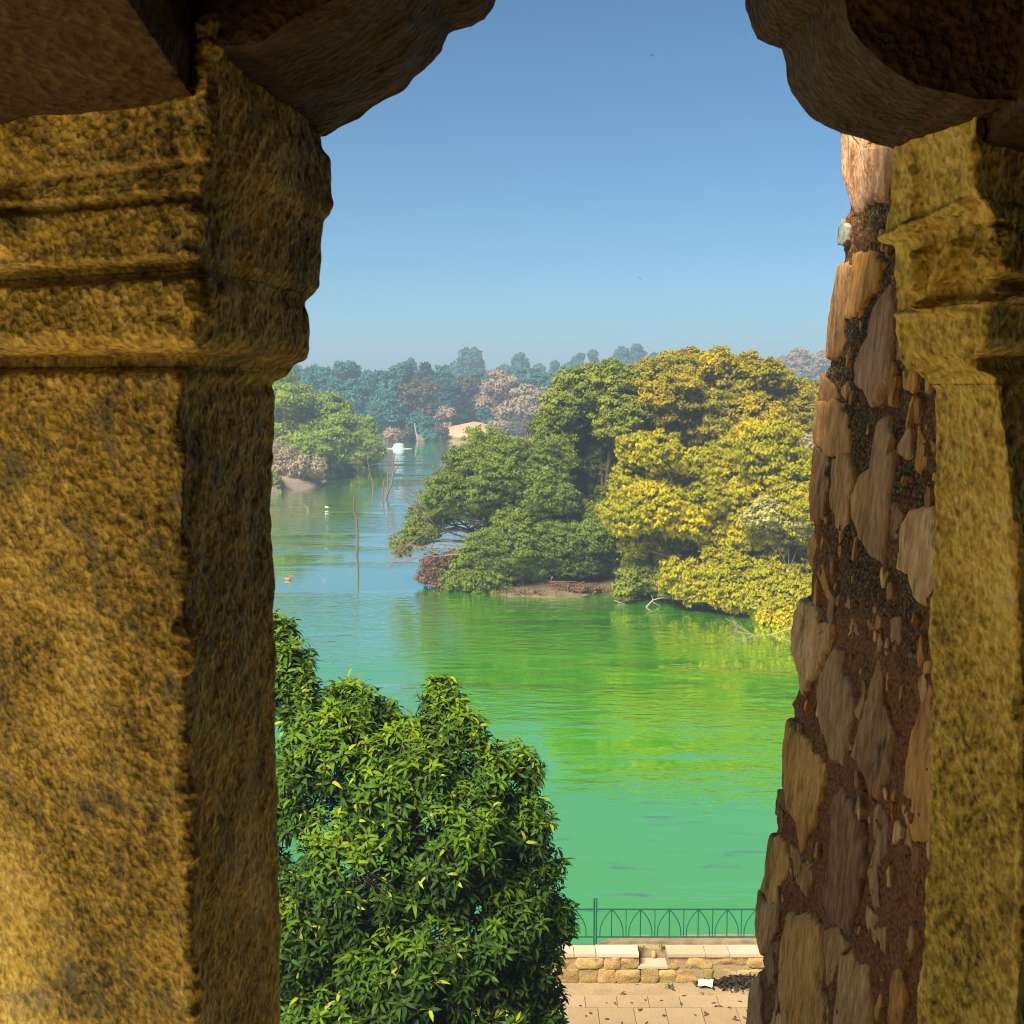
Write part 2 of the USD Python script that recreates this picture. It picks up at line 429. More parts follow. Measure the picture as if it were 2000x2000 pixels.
sil = [(1655, 60), (1652, 264), (1653, 326), (1662, 382), (1655, 416), (1647, 432), (1641, 475), (1645, 509), (1639, 543), (1640, 560), (1629, 616), (1628, 640), (1622, 702), (1610, 728), (1605, 780),
       (1600, 836), (1600, 875), (1592, 940), (1591, 980), (1588, 1040), (1583, 1056), (1582, 1095), (1584, 1118), (1578, 1157), (1568, 1183), (1563, 1222), (1566, 1273), (1567, 1320),
       (1556, 1351), (1545, 1374), (1541, 1442), (1540, 1500), (1536, 1524), (1527, 1541), (1522, 1587), (1513, 1621), (1508, 1649), (1508, 1669), (1502, 1706), (1494, 1737), (1488, 1806), (1490, 1848),
       (1494, 1871), (1490, 1888), (1481, 1905), (1474, 1934), (1468, 1991), (1460, 2100)]
sp = np.array(sil, float)
s2 = rw2(sp[:, 0], sp[:, 1])
vv = np.arange(s2[-1, 1], s2[0, 1], 0.008)
o = np.argsort(s2[:, 1])
uL = np.interp(vv, s2[o, 1], s2[o, 0])
e2 = rw2(np.array([1960.0]), np.array([1100.0]))[0]
sgn = 1 if e2[0] > uL.mean() else -1
uR = e2[0]
uu = np.linspace(0, 1, 150)
U = uL[:, None] + (uR - uL[:, None]) * uu[None]
V = np.repeat(vv[:, None], len(uu), 1)
base = A0 + U[..., None] * RT + V[..., None] * RU
edge = np.clip(np.abs(U - uL[:, None]) / 0.10, 0, 1)
depth = (fbm(base * 8, 3, 40) - 0.5) * 0.030 + (fbm(base * 40, 3, 41) - 0.5) * 0.022 + 0.004 - 0.010 * (1 - edge) ** 2
G = base + RN * depth[..., None]
# the far end of the wall turns the corner and runs back
turn = np.linspace(0.02, 0.5, 14)
back = G[:, :1] - RN * turn[None, :, None] + RT * (-sgn * 0.0) * turn[None, :, None]
G2 = np.concatenate([back[:, ::-1], G], 1)
mort = grid_mesh(G2)
if np.mean(mort.face_normals @ RN) < 0:
    mort.invert()
MORT = M('wall_mortar', {
    'g': ('geometry', {}),
    'sx': ('separate_xyz', {}),
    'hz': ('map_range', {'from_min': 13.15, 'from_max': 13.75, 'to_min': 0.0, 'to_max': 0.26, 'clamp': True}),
    'n0': ('noise_texture', {'scale': 3.5, 'detail': 4.0, 'roughness': 0.6}),
    'n1': ('noise_texture', {'scale': 110.0, 'detail': 3.0, 'roughness': 0.7}),
    'r': ('rgb_ramp', {'ramp': [(0.3, (0.07, 0.028, 0.012)), (0.5, (0.22, 0.088, 0.034)), (0.65, (0.31, 0.145, 0.06))]}),
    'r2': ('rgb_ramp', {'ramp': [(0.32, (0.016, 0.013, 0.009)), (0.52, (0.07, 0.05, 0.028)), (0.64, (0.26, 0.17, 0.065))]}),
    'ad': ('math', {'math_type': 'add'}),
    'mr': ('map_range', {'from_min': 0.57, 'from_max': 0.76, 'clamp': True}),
    'mc': ('mix_color', {}),
    'b': ('bump', {'strength': 1.0, 'distance': 0.012}),
    'p': ('principled_bsdf', {'roughness': 0.95, 'specular_ior_level': 0.1})},
    [('g.position', 'sx.vector'), ('g.position', 'n0.vector'), ('g.position', 'n1.vector'), ('sx.z', 'hz.value'), ('n0.fac', 'ad.value1'), ('hz.result', 'ad.value2'), ('ad.value', 'mr.value'),
     ('n1.fac', 'r.fac'), ('n1.fac', 'r2.fac'), ('r.color', 'mc.a'), ('r2.color', 'mc.b'), ('mr.result', 'mc.fac'), ('mc.result', 'p.base_color'), ('n1.fac', 'b.height'), ('b.normal', 'p.normal')])
rwt = thing('rubble_wall', 'leaning rubble stone wall with red and black mortar, behind the right pillar', 'wall', A1)
mesh('mortar', mort, MORT, rwt, smooth=True)


def rub(name, c0, c1, c2, streak=None):
    c0, c1, c2 = (tuple(min(.8, x * k) for x, k in zip(c, (1.45, 1.22, .98))) for c in (c0, c1, c2))
    streak = streak or ((0.22, 0.11, 0.045), 12.0, 0.54, 0.68)
    return stone_mat('rubble_' + name, [(0.34, c0), (0.5, c1), (0.66, c2)], 9.0, 46.0, bump=1.0, dist=0.02, stretch=(1.0, 1.0, 0.38), blotch=streak, grain=0.55)


RUB = {
    'tan': rub('tan', (0.16, 0.09, 0.04), (0.31, 0.19, 0.085), (0.45, 0.31, 0.16), ((0.24, 0.15, 0.03), 14.0, 0.54, 0.66)),
    'orange': rub('orange', (0.17, 0.09, 0.025), (0.36, 0.21, 0.065), (0.50, 0.31, 0.11), ((0.17, 0.12, 0.03), 16.0, 0.55, 0.66)),
    'pink': rub('pink', (0.15, 0.095, 0.06), (0.28, 0.185, 0.12), (0.38, 0.27, 0.19)),
    'grey': rub('grey', (0.10, 0.062, 0.034), (0.25, 0.165, 0.09), (0.38, 0.265, 0.15), ((0.30, 0.20, 0.09), 11.0, 0.58, 0.68)),
    'brown': rub('brown', (0.09, 0.05, 0.025), (0.21, 0.13, 0.065), (0.33, 0.22, 0.12), ((0.05, 0.035, 0.02), 15.0, 0.56, 0.68)),
    'dark': rub('dark', (0.055, 0.031, 0.018), (0.16, 0.092, 0.05), (0.28, 0.175, 0.10), ((0.17, 0.11, 0.03), 13.0, 0.58, 0.68)),
    'pale': rub('pale', (0.22, 0.135, 0.06), (0.42, 0.295, 0.15), (0.56, 0.44, 0.27), ((0.27, 0.18, 0.06), 18.0, 0.55, 0.66)),
    'blue': rub('blue', (0.05, 0.07, 0.07), (0.11, 0.145, 0.14), (0.26, 0.30, 0.29))}
z4 = lambda l: [(1400 + x * .3106, y * .3106) for x, y in l]
z5 = lambda l: [(1500 + x * .2588, 500 + y * .2588) for x, y in l]
z6 = lambda l: [(1500 + x * .2588, 950 + y * .2588) for x, y in l]
z7 = lambda l: [(1450 + x * .2847, 1450 + y * .2847) for x, y in l]
zp = lambda l: l
STONES = [
    ('pink', .075, z4, [(812, 700), (1000, 700), (1150, 940), (1130, 1080), (1080, 1250), (990, 1290), (900, 1340), (848, 1240), (815, 1050)]),
    ('blue', .05, z4, [(812, 1385), (850, 1430), (840, 1500), (818, 1545), (790, 1530), (795, 1440)]),
    ('orange', .06, z5, [(660, -10), (800, -30), (900, 60), (880, 210), (770, 360), (640, 480), (605, 460), (650, 200)]),
    ('brown', .05, z5, [(556, 60), (655, 80), (640, 260), (602, 430), (600, 600), (580, 760), (468, 760), (483, 520), (515, 300)]),
    ('pink', .06, z5, [(950, 225), (985, 400), (970, 600), (960, 800), (930, 950), (890, 1000), (860, 1090), (810, 1110), (760, 1020), (690, 970), (690, 850), (740, 700), (790, 600), (810, 470), (860, 330)]),
    ('orange', .03, z5, [(1035, 850), (1150, 880), (1110, 1050), (1040, 1010)]),
    ('tan', .03, z5, [(620, 920), (645, 1000), (605, 1090), (568, 1010)]),
    ('brown', .04, z5, [(418, 885), (480, 930), (525, 1000), (530, 1075), (500, 1105), (400, 1105)]),
    ('tan', .06, z5, [(395, 1110), (520, 1100), (615, 1190), (660, 1330), (640, 1470), (560, 1520), (470, 1480), (378, 1420), (372, 1300)]),
    ('brown', .055, z5, [(380, 1430), (470, 1490), (500, 1700), (470, 1800), (440, 1950), (390, 2040), (358, 1990), (350, 1720)]),
    ('tan', .05, z5, [(520, 1530), (640, 1490), (660, 1600), (645, 1750), (620, 1950), (600, 2060), (540, 2050), (500, 1850), (510, 1650)]),
    ('grey', .06, z6, [(870, -480), (945, -530), (965, -350), (940, -250), (985, -270), (965, 0), (950, 150), (930, 330), (920, 480), (900, 570), (800, 520), (745, 420), (805, 250), (808, 0), (805, -140), (830, -300)]),
    ('tan', .05, z6, [(798, -140), (803, 0), (798, 240), (742, 400), (700, 310), (660, 200), (655, 80), (710, -70)]),
    ('grey', .03, z5, [(990, 1440), (1020, 1380), (1080, 1285), (1112, 1300), (1092, 1500), (1050, 1560), (1000, 1490)]),
    ('orange', .035, z5, [(1160, 1255), (1230, 1400), (1225, 1560), (1180, 1650), (1138, 1600), (1150, 1400)]),
    ('pale', .055, z6, [(1110, 180), (1280, 160), (1330, 480), (1280, 800), (1200, 875), (1140, 820), (1090, 650), (1010, 620), (1030, 420), (1050, 280)]),
    ('brown', .03, z6, [(962, 50), (1040, 200), (1030, 330), (1000, 480), (950, 545), (932, 330)]),
    ('orange', .03, z6, [(305, 400), (370, 375), (430, 510), (445, 650), (485, 800), (472, 860), (430, 760), (380, 650), (318, 570)]),
    ('pale', .075, z6, [(262, 865), (350, 880), (420, 960), (425, 1040), (510, 1050), (485, 1260), (425, 1370), (330, 1480), (290, 1560), (238, 1260), (220, 1050)]),
    ('grey', .07, zp, [(1642, 1271), (1655, 1276), (1663, 1320), (1676, 1364), (1672, 1403), (1664, 1450), (1656, 1490), (1632, 1482), (1622, 1450), (1607, 1385), (1607, 1340), (1625, 1300)]),
    ('tan', .02, z6, [(770, 880), (812, 890), (860, 1000), (850, 1080), (775, 1085), (750, 1000)]),
    ('pale', .02, z6, [(582, 820), (630, 800), (622, 930), (580, 880)]),
    ('tan', .02, z6, [(645, 1000), (710, 1100), (640, 1225), (608, 1150)]),
    ('grey', .025, z6, [(938, 1000), (1022, 990), (1032, 1130), (1002, 1190), (970, 1262), (940, 1120)]),
    ('blue', .02, z6, [(990, 1200), (1050, 1188), (1160, 1290), (1195, 1360), (1150, 1372), (1060, 1272)]),
    ('brown', .05, zp, [(1725, 1281), (1733, 1284), (1730, 1325), (1733, 1377), (1752, 1429), (1746, 1500), (1722, 1560), (1712, 1562), (1692, 1500), (1674, 1480), (1690, 1410), (1707, 1340)]),
    ('orange', .045, zp, [(1812, 1362), (1822, 1358), (1850, 1450), (1840, 1640), (1790, 1645), (1769, 1585), (1775, 1500), (1790, 1430)]),
    ('orange', .06, z7, [(308, 0), (330, -150), (420, -60), (520, 80), (590, 150), (600, 210), (540, 430), (470, 640), (430, 760), (400, 550), (330, 460), (306, 300)]),
    ('dark', .035, z7, [(258, 310), (300, 330), (312, 420), (275, 500), (244, 490)]),
    ('orange', .055, z7, [(212, 610), (330, 700), (360, 850), (330, 930), (275, 1000), (280, 1110), (200, 1095), (145, 1010), (175, 900), (190, 740)]),
    ('tan', .06, z7, [(114, 1250), (140, 1030), (205, 1110), (270, 1130), (262, 1290), (205, 1400), (150, 1460)]),
    ('dark', .06, z7, [(650, 380), (720, 330), (770, 400), (800, 480), (860, 560), (880, 830), (830, 1050), (790, 1220), (740, 1310), (620, 1210), (580, 1050), (620, 800), (640, 600)]),
    ('grey', .04, z7, [(930, 410), (970, 420), (1030, 510), (1032, 760), (962, 880), (970, 1140), (920, 1120), (880, 900), (930, 750), (920, 500)]),
    ('tan', .04, z7, [(335, 685), (420, 760), (450, 840), (500, 780), (502, 920), (460, 1060), (400, 980), (360, 800)]),
    ('orange', .065, z7, [(340, 1190), (500, 1180), (560, 1290), (600, 1500), (570, 1700), (592, 1830), (570, 2020), (310, 2020), (280, 1700), (290, 1400)]),
    ('tan', .045, z7, [(590, 1300), (680, 1280), (740, 1390), (700, 1450), (650, 1600), (605, 1690), (602, 1480)]),
    ('tan', .06, z7, [(700, 1480), (790, 1450), (900, 1570), (920, 1800), (920, 2020), (650, 2020), (690, 1650)]),
    ('orange', .04, z7, [(1060, 1530), (1130, 1570), (1140, 1800), (1110, 2020), (1010, 2020), (1040, 1700)]),
    ('brown', .04, z7, [(178, 1385), (280, 1370), (262, 1550), (200, 1710), (165, 1500)]),
    ('grey', .05, z7, [(75, 1700), (130, 1600), (150, 1800), (150, 2020), (40, 2020)]),
    ('pale', .03, z7, [(230, 1850), (290, 1860), (275, 2000), (190, 2000)]),
    ('tan', .03, z7, [(870, 1120), (940, 1170), (1010, 1290), (1000, 1440), (940, 1400), (870, 1250)]),
    ('dark', .03, z7, [(1190, 700), (1262, 720), (1245, 940), (1168, 950)]),
    ('grey', .03, z7, [(590, 1750), (650, 1780), (660, 2020), (565, 2020)]),
    ('pale', .012, z7, [(860, 540), (880, 500), (898, 505), (880, 555)]),
    ('pale', .012, z7, [(715, 420), (740, 330), (768, 300), (745, 390)]),
]


def dome_stone(poly2, h, seed):
    """a stone bedded in the wall: irregular outline, steep sides, a cleft uneven face"""
    pg = Polygon(poly2).buffer(0.004 if h > .012 else 0)
    if pg.geom_type != 'Polygon':
        pg = max(pg.geoms, key=lambda g: g.area)
    pts = np.array(pg.exterior.coords)[:-1]
    # smooth outline
    ring = np.array(pg.buffer(-0.006).buffer(0.012).buffer(-0.006).segmentize(0.015).exterior.coords)[:-1] if pg.buffer(-0.006).geom_type == 'Polygon' and pg.buffer(-0.006).area > 0 else pts
    jag = (fbm(np.column_stack([ring * 30, np.full(len(ring), seed * 3.1)]), 3, seed) - 0.5) * 0.034
    c = ring.mean(0)
    dirs = ring - c
    dirs /= np.linalg.norm(dirs, axis=1, keepdims=True) + 1e-9
    ring = ring + dirs * jag[:, None]
    pg2 = Polygon(ring).buffer(0)
    c = np.array(pg2.representative_point().coords[0])
    r = np.random.default_rng(seed)
    steps = [(1.03, -0.9), (1.02, 0.1), (0.99, 0.62), (0.94, 0.90), (0.82, 1.0), (0.68, 1.0), (0.52, 1.0), (0.36, 1.02), (0.18, 1.02)]
    P = []
    tilt = r.normal(0, 0.18, 2)
    size = max(np.ptp(ring[:, 0]), np.ptp(ring[:, 1]))
    for s, hh in steps:
        q = c + (ring - c) * s
        rel = (q - c) / (size + 1e-9)
        z = h * hh * (1 + rel @ tilt * 1.2)
        w3 = np.column_stack([q, np.full(len(q), seed * 1.7)])
        z = z + (h > 0.02) * hh * ((fbm(w3 * np.array([24, 9, 1]), 3, seed) - 0.5) * 0.036 + (fbm(w3 * np.array([90, 16, 1]), 2, seed + 3) - 0.5) * 0.014)
        P.append(np.column_stack([q, z]))
    P = np.array(P)
    Q = np.concatenate([P, P[:, :1]], 1)
    m = grid_mesh(Q)
    v, f = np.array(m.vertices), np.array(m.faces)
    k = Q.shape[1]
    top = len(v)
    v = np.vstack([v, [np.r_[c, P[-1][:, 2].mean()]]])
    a = (len(steps) - 1) * k + np.arange(k - 1)
    f = np.vstack([f, np.stack([a, a + 1, np.full(k - 1, top)], 1)[:, ::-1]])
    m = tm(v, f)
    m.merge_vertices()
    w = A0 + v[:, :1] * RT + v[:, 1:2] * RU + v[:, 2:] * RN
    m = tm(w, f)
    if np.sum(m.area_faces * (m.face_normals @ RN)) < 0:
        m.invert()
    return m


for k, (col, h, zf, poly) in enumerate(STONES):
    p = np.array(zf(poly), float)
    mesh('stone', dome_stone(rw2(p[:, 0], p[:, 1]), h * 0.27, k + 1), RUB[col], rwt, smooth=40)
# small chips bedded in the mortar between the stones
inside = [Polygon(rw2(*np.array(zf(poly), float).T)).buffer(0) for _, _, zf, poly in STONES]
rr = np.random.default_rng(5)
chips = []
while len(chips) < 120:
    py = rr.uniform(300, 1990)
    xl = np.interp(py, sp[:, 1], sp[:, 0])
    px = rr.uniform(xl + 8, 1845)
    c = rw2(np.array([px]), np.array([py]))[0]
    if any(g.distance(shapely.Point(c)) < 0.012 for g in inside):
        continue
    a = np.sort(rr.uniform(0, 2 * np.pi, 7))
    s = rr.uniform(0.006, 0.028)
    poly = c + np.column_stack([np.cos(a) * s * 0.8, np.sin(a) * s * rr.uniform(1, 2.2)]) * rr.uniform(0.7, 1.3, (7, 1))
    chips.append((rr.choice(['tan', 'pale', 'brown', 'grey', 'orange']), poly))
for k, (col, poly) in enumerate(chips):
    if Polygon(poly).is_valid:
        mesh('stone_chip', dome_stone(poly, 0.012, 200 + k), RUB[col], rwt, smooth=40)

# ------------------------------------------------------------------ water, ground
WATER = M('lake_water', {
    'g': ('geometry', {}),
    'm1': ('mapping', {'scale': (0.55, 1.5, 1.0), 'rotation': (0, 0, 0.28)}),
    'm2': ('mapping', {'scale': (0.5, 2.0, 1.0), 'rotation': (0, 0, -0.20)}),
    'm3': ('mapping', {'scale': (0.25, 1.0, 1.0), 'rotation': (0, 0, 0.12)}),
    'n1': ('noise_texture', {'scale': 1.1, 'detail': 2.0, 'roughness': 0.45, 'distortion': 0.4}),
    'n2': ('noise_texture', {'scale': 2.3, 'detail': 2.0, 'roughness': 0.5}),
    'n3': ('noise_texture', {'scale': 1.6, 'detail': 5.0, 'roughness': 0.62, 'distortion': 0.6}),
    'n4': ('noise_texture', {'scale': 0.03, 'detail': 3.0}),
    'sc': ('map_range', {'from_min': 0.60, 'from_max': 0.67, 'to_max': 0.8, 'clamp': True}),
    'c0': ('rgb_ramp', {'ramp': [(0.35, (0.022, 0.150, 0.0003)), (0.65, (0.036, 0.182, 0.0005))]}),
    'c1': ('mix_color', {'b': (0.035, 0.075, 0.02)}),
    'n5': ('noise_texture', {'scale': 0.09, 'detail': 3.0, 'roughness': 0.55, 'distortion': 0.8}),
    'calm': ('map_range', {'from_min': 0.44, 'from_max': 0.56, 'to_min': 0.12, 'to_max': 1.0, 'clamp': True}),
    'h1': ('math', {'math_type': 'multiply'}),
    'h2': ('math', {'math_type': 'multiply'}),
    'b1': ('bump', {'strength': 1.0, 'distance': 0.06}),
    'b2': ('bump', {'strength': 1.0, 'distance': 0.02}),
    'd': ('diffuse_bsdf', {}),
    'gl': ('glossy_bsdf', {'color': (0.95, 1.0, 1.0), 'roughness': 0.04}),
    'fr': ('layer_weight', {'blend': 0.5}),
    'fc': ('rgb_ramp', {'ramp': [(0.0, (0.12,) * 3), (0.5, (0.42,) * 3), (0.60, (0.48,) * 3), (0.70, (0.49,) * 3), (0.74, (0.60,) * 3), (0.78, (0.80,) * 3), (0.88, (0.92,) * 3), (1.0, (0.95,) * 3)]}),
    'mx': ('mix_closure', {})},
    [('g.position', 'm1.vector'), ('g.position', 'm2.vector'), ('g.position', 'm3.vector'), ('m1.vector', 'n1.vector'), ('m2.vector', 'n2.vector'), ('m3.vector', 'n3.vector'),
     ('g.position', 'n4.vector'), ('n4.fac', 'c0.fac'), ('n3.fac', 'sc.value'), ('c0.color', 'c1.a'), ('sc.result', 'c1.fac'), ('c1.result', 'd.color'),
     ('m3.vector', 'n5.vector'), ('n5.fac', 'calm.value'), ('calm.result', 'h1.value2'), ('calm.result', 'h2.value2'), ('n1.fac', 'h1.value1'), ('n2.fac', 'h2.value1'), ('h1.value', 'b1.height'), ('h2.value', 'b2.height'), ('b1.normal', 'b2.normal'), ('b2.normal', 'gl.normal'), ('b2.normal', 'fr.normal'),
     ('fr.facing', 'fc.fac'), ('fc.color', 'mx.fac'), ('d.BSDF', 'mx.closure1'), ('gl.BSDF', 'mx.closure2')], surface='mx.closure')
wx, wy = np.linspace(-420, 420, 15), np.concatenate([[21.25], np.linspace(30, 330, 12)])
WX, WY = np.meshgrid(wx, wy)
tag(mesh('lake_water', grid_mesh(np.stack([WX, WY, 0 * WX], -1), flip=True), WATER), 'green lake water with fine ripples', 'water', kind='structure')

EARTH = stone_mat('earth', [(0.3, (0.06, 0.055, 0.025)), (0.55, (0.14, 0.11, 0.05)), (0.75, (0.24, 0.18, 0.09))], 0.35, 2.2, bump=0.6, dist=0.15)
SAND = stone_mat('sandy_earth', [(0.3, (0.19, 0.12, 0.062)), (0.7, (0.30, 0.20, 0.11))], 0.2, 1.5, bump=0.4, dist=0.2)
farline_px = [(300, 868), (450, 866), (560, 864), (680, 862), (760, 863), (850, 861), (880, 862), (960, 863), (1050, 862), (1300, 864), (1700, 866)]
fp = at_z(*np.array(farline_px, float).T)
fp = np.vstack([[-900, 330, 0], fp, [900, 330, 0]])


def axis(lo, hi, c, s, n):
    t = np.linspace(np.arcsinh((lo - c) / s), np.arcsinh((hi - c) / s), n)
    return c + s * np.sinh(t)


gx, gy = axis(-1400, 1400, 0, 90, 200), axis(-400, 1400, 250, 60, 200)
GX, GY = np.meshgrid(gx, gy)
shore = np.interp(GX, fp[:, 0], fp[:, 1]) + (fbm(np.stack([GX / 25, GX * 0, GX * 0], -1), 3, 3) - 0.5) * 10
d = GY - shore
GZ = np.where(d > 0, 2.6 * (1 - np.exp(-np.clip(d, 0, None) / 9)) + np.clip(d - 30, 0, 200) * 0.01, np.clip(d * 0.25, -3, 0)) + (fbm(np.stack([GX / 18, GY / 18, GX * 0], -1), 3, 5) - 0.5) * 1.2
near = np.clip((20.4 - GY) / 0.6, 0, 1)
GZ = GZ * (1 - near) + 2.2 * near
tag(mesh('ground', grid_mesh(np.stack([GX, GY, GZ], -1), flip=True), EARTH, smooth=True), 'brown earth of the lake bed and the far shore', 'ground', kind='structure')


LANDS = [(gx, gy, GZ)]


def ground_z(x, y):
    out = -9
    for xs, ys, Z in LANDS:
        if xs[0] < x < xs[-1] and ys[0] < y < ys[-1]:
            out = max(out, Z[np.argmin(abs(ys - y)), np.argmin(abs(xs - x))])
    return float(out)


def land(name, label, poly, top, spacing, mat, slope=0.45, seed=0, bump=0.5):
    pg = Polygon(poly).buffer(0)
    x0, y0, x1, y1 = pg.bounds
    xs, ys = np.arange(x0 - 6, x1 + 6, spacing), np.arange(y0 - 6, y1 + 6, spacing)
    X, Y = np.meshgrid(xs, ys)
    P = shapely.points(X.ravel(), Y.ravel())
    inn = shapely.contains(pg, P)
    dist = shapely.distance(pg.exterior, P)
    sd = np.where(inn, dist, -dist).reshape(X.shape)
    sd = sd + (fbm(np.stack([X / 3, Y / 3, 0 * X], -1), 3, seed) - 0.5) * 2.4
    Z = np.where(sd > 0, top * (1 - np.exp(-sd * slope / top)), np.clip(sd * 0.5, -1.5, 0)) + (fbm(np.stack([X / 2, Y / 2, 0 * X], -1), 3, seed + 1) - 0.5) * bump
    LANDS.append((xs, ys, Z))
    return tag(mesh(name, grid_mesh(np.stack([X, Y, Z], -1), flip=True), mat, smooth=True), label, 'ground', kind='structure')


BANK = stone_mat('bank_earth', [(0.3, (0.035, 0.03, 0.015)), (0.55, (0.085, 0.062, 0.03)), (0.75, (0.15, 0.11, 0.055))], 0.5, 3.0, bump=0.7, dist=0.12)  # darker earth for the wooded bank
isl_px = np.array([(862, 1142), (885, 1150), (950, 1160), (1050, 1165), (1150, 1157), (1230, 1160), (1300, 1172), (1380, 1190), (1450, 1198), (1530, 1212), (1600, 1230), (1700, 1255)], float)
isl = at_z(*isl_px.T)[:, :2]
isl_poly = np.vstack([isl, [[60, 60], [110, 95], [110, 190], [45, 165], [12, 128], [-3, 98], [-5.5, 86]]])
land('island_ground', 'brown wooded bank on the right, reaching into the lake', isl_poly, 1.6, 0.8, BANK, seed=11)
pen_px = np.array([(400, 985), (480, 975), (540, 962), (575, 957), (610, 950), (650, 936), (690, 920), (722, 905), (742, 893)], float)
pen = at_z(*pen_px.T)[:, :2]
pen_poly = np.vstack([pen, [[-22, 185], [-60, 200], [-120, 190], [-130, 120]]])
PINK = stone_mat('pink_bank', [(0.3, (0.07, 0.055, 0.035)), (0.7, (0.22, 0.16, 0.11))], 0.4, 2.0, bump=0.6, dist=0.15)
land('headland_ground', 'pinkish rocky bank of the wooded headland on the left', pen_poly, 2.2, 1.2, PINK, slope=0.8, seed=13, bump=0.9)
sand_px = np.array([(836, 860), (900, 861), (1010, 860)], float)
sp1 = at_z(*sand_px.T)[:, :2]
sand_poly = np.vstack([sp1 + [0, -1.0], [[6, 306], [-16, 300], [-21, 284]]])
land('sandy_bank', 'bare sandy bank on the far shore of the lake', sand_poly, 4.6, 1.6, SAND, slope=0.75, seed=17, bump=0.4)

# ------------------------------------------------------------------ lakeside path, parapet, railing
YW = 20.56            # front face of the parapet
ZC, ZP = 3.0, 2.45    # top of coping, level of the paving
wx_at = lambda px, y=YW: float(at_y(float(px), 1870.0, y)[0])
PAVE = [stone_mat(f'paving_{i}', [(0.3, np.array(c) * 0.8), (0.7, np.array(c) * 1.1)], 2.0, 25.0, bump=0.3, dist=0.006)
        for i, c in enumerate([(0.215, 0.152, 0.080), (0.225, 0.160, 0.086), (0.205, 0.143, 0.074)])]
DIRT = stone_mat('path_dirt', [(0.3, (0.13, 0.088, 0.045)), (0.7, (0.24, 0.17, 0.09))], 3.0, 25.0, bump=0.5, dist=0.02)
prom = thing('paved_path', 'tan stone paved path beside the lake, strewn with dry leaves', 'path', (0, 18, 2.4), kind='structure')
mesh('bedding', box((-14, 2.0, 2.25), (16, 20.6, 2.405)), DIRT, prom)
r = random.Random(3)
y = 20.05
row = 0
while y > 16.6:
    dep = [0.42, 0.6, 0.62, 0.58, 0.62][row % 5]
    x = -2.6 + 0.31 * (row % 2) + r.uniform(-.05, .05)
    while x < 7.5:
        wdt = r.uniform(0.58, 0.72)
        z = ZP + r.uniform(-.008, .004)
        b = box((x + .006, y - dep + .006, 2.40), (x + wdt - .006, y - .006, z))
        b.vertices[:, 2] += np.where(b.vertices[:, 2] > 2.42, np.array([r.uniform(-.004, .004) for _ in range(8)]), 0)
        mesh('paving_slab', b, PAVE[r.randrange(3)], prom)
        x += wdt
    y -= dep
    row += 1

PAR = [stone_mat(f'parapet_stone_{i}', [(0.28, np.array(c) * 0.45), (0.5, np.array(c)), (0.72, np.array(c) * 1.25)], 4.0, 28.0, bump=0.9, dist=0.02, blotch=((0.10, 0.08, 0.025), 5.0, 0.55, 0.7))
       for i, c in enumerate([(0.235, 0.15, 0.052), (0.27, 0.18, 0.066), (0.20, 0.13, 0.045)])]
COPE = [stone_mat(f'coping_{i}', [(0.3, np.array(c) * 0.85), (0.7, np.array(c) * 1.08)], 3.0, 30.0, bump=0.25, dist=0.006, blotch=((0.33, 0.22, 0.12), 3.0, 0.58, 0.72))
        for i, c in enumerate([(0.29, 0.215, 0.15), (0.33, 0.265, 0.195), (0.27, 0.19, 0.12)])]
par = thing('parapet_wall', 'low stone parapet with pale coping slabs and a gap, between path and lake', 'wall', (1, YW, ZP))
nx0, nx1 = wx_at(1248), wx_at(1303)
mesh('core', box((-6, YW + .004, 2.3), (nx0, YW + .33, ZC - .062)), DIRT, par)
mesh('core', box((nx1, YW + .004, 2.3), (10, YW + .33, ZC - .062)), DIRT, par)
mesh('core', box((nx0 + .002, YW + .03, 2.3), (nx1 - .002, YW + .325, ZP + .26)), DIRT, par)


def rough_block(lo, hi, seed, amp=0.04, sub=3):
    b = box(lo, hi)
    for _ in range(sub):
        b = b.subdivide()
    c = (np.array(lo) + hi) / 2
    h = (np.array(hi) - lo) / 2
    q = (b.vertices - c) / h
    q = np.sign(q) * np.abs(q)
    l = np.linalg.norm(q, axis=1, keepdims=True)
    rounded = q / np.maximum(l, 1e-9) * np.max(np.abs(q), axis=1, keepdims=True) ** 1 * 1.25
    q = 0.55 * q + 0.45 * rounded
    b.vertices = c + q * h
    b.vertices = b.vertices + b.vertex_normals * ((fbm(b.vertices * 7, 3, seed) - .5) * 2 * amp)[:, None]
    return b


rq = random.Random(9)
sd = 0
for course, (za, zb) in enumerate(((ZP - .06, ZP + .235), (ZP + .25, ZC - .066))):
    x = -4.2 + course * .2
    while x < 8.5:
        wdt = rq.uniform(0.24, 0.52) if course == 0 else rq.uniform(0.32, 0.72)
        x2 = x + wdt
        if course == 1 and x < nx0 < x2:
            x2 = nx0
        if course == 1 and nx0 <= x < nx1:
            x = nx1
            continue
        dz = rq.uniform(-.03, .015)
        sd += 1
        if x2 - x > .1:
            mesh('stone', rough_block((x + .004, YW - rq.uniform(0, .035), za - rq.uniform(0, .02)), (x2 - .004, YW + .12, zb + (dz if course == 0 else dz * .3)), sd), PAR[rq.randrange(3)], par, smooth=50)
        x = x2
lens = [wx_at(v) for v in (880, 985, 1092, 1121, 1164, 1248)]
lens2 = [wx_at(v) for v in (1303, 1378, 1425, 1500, 1580, 1680, 1790)]
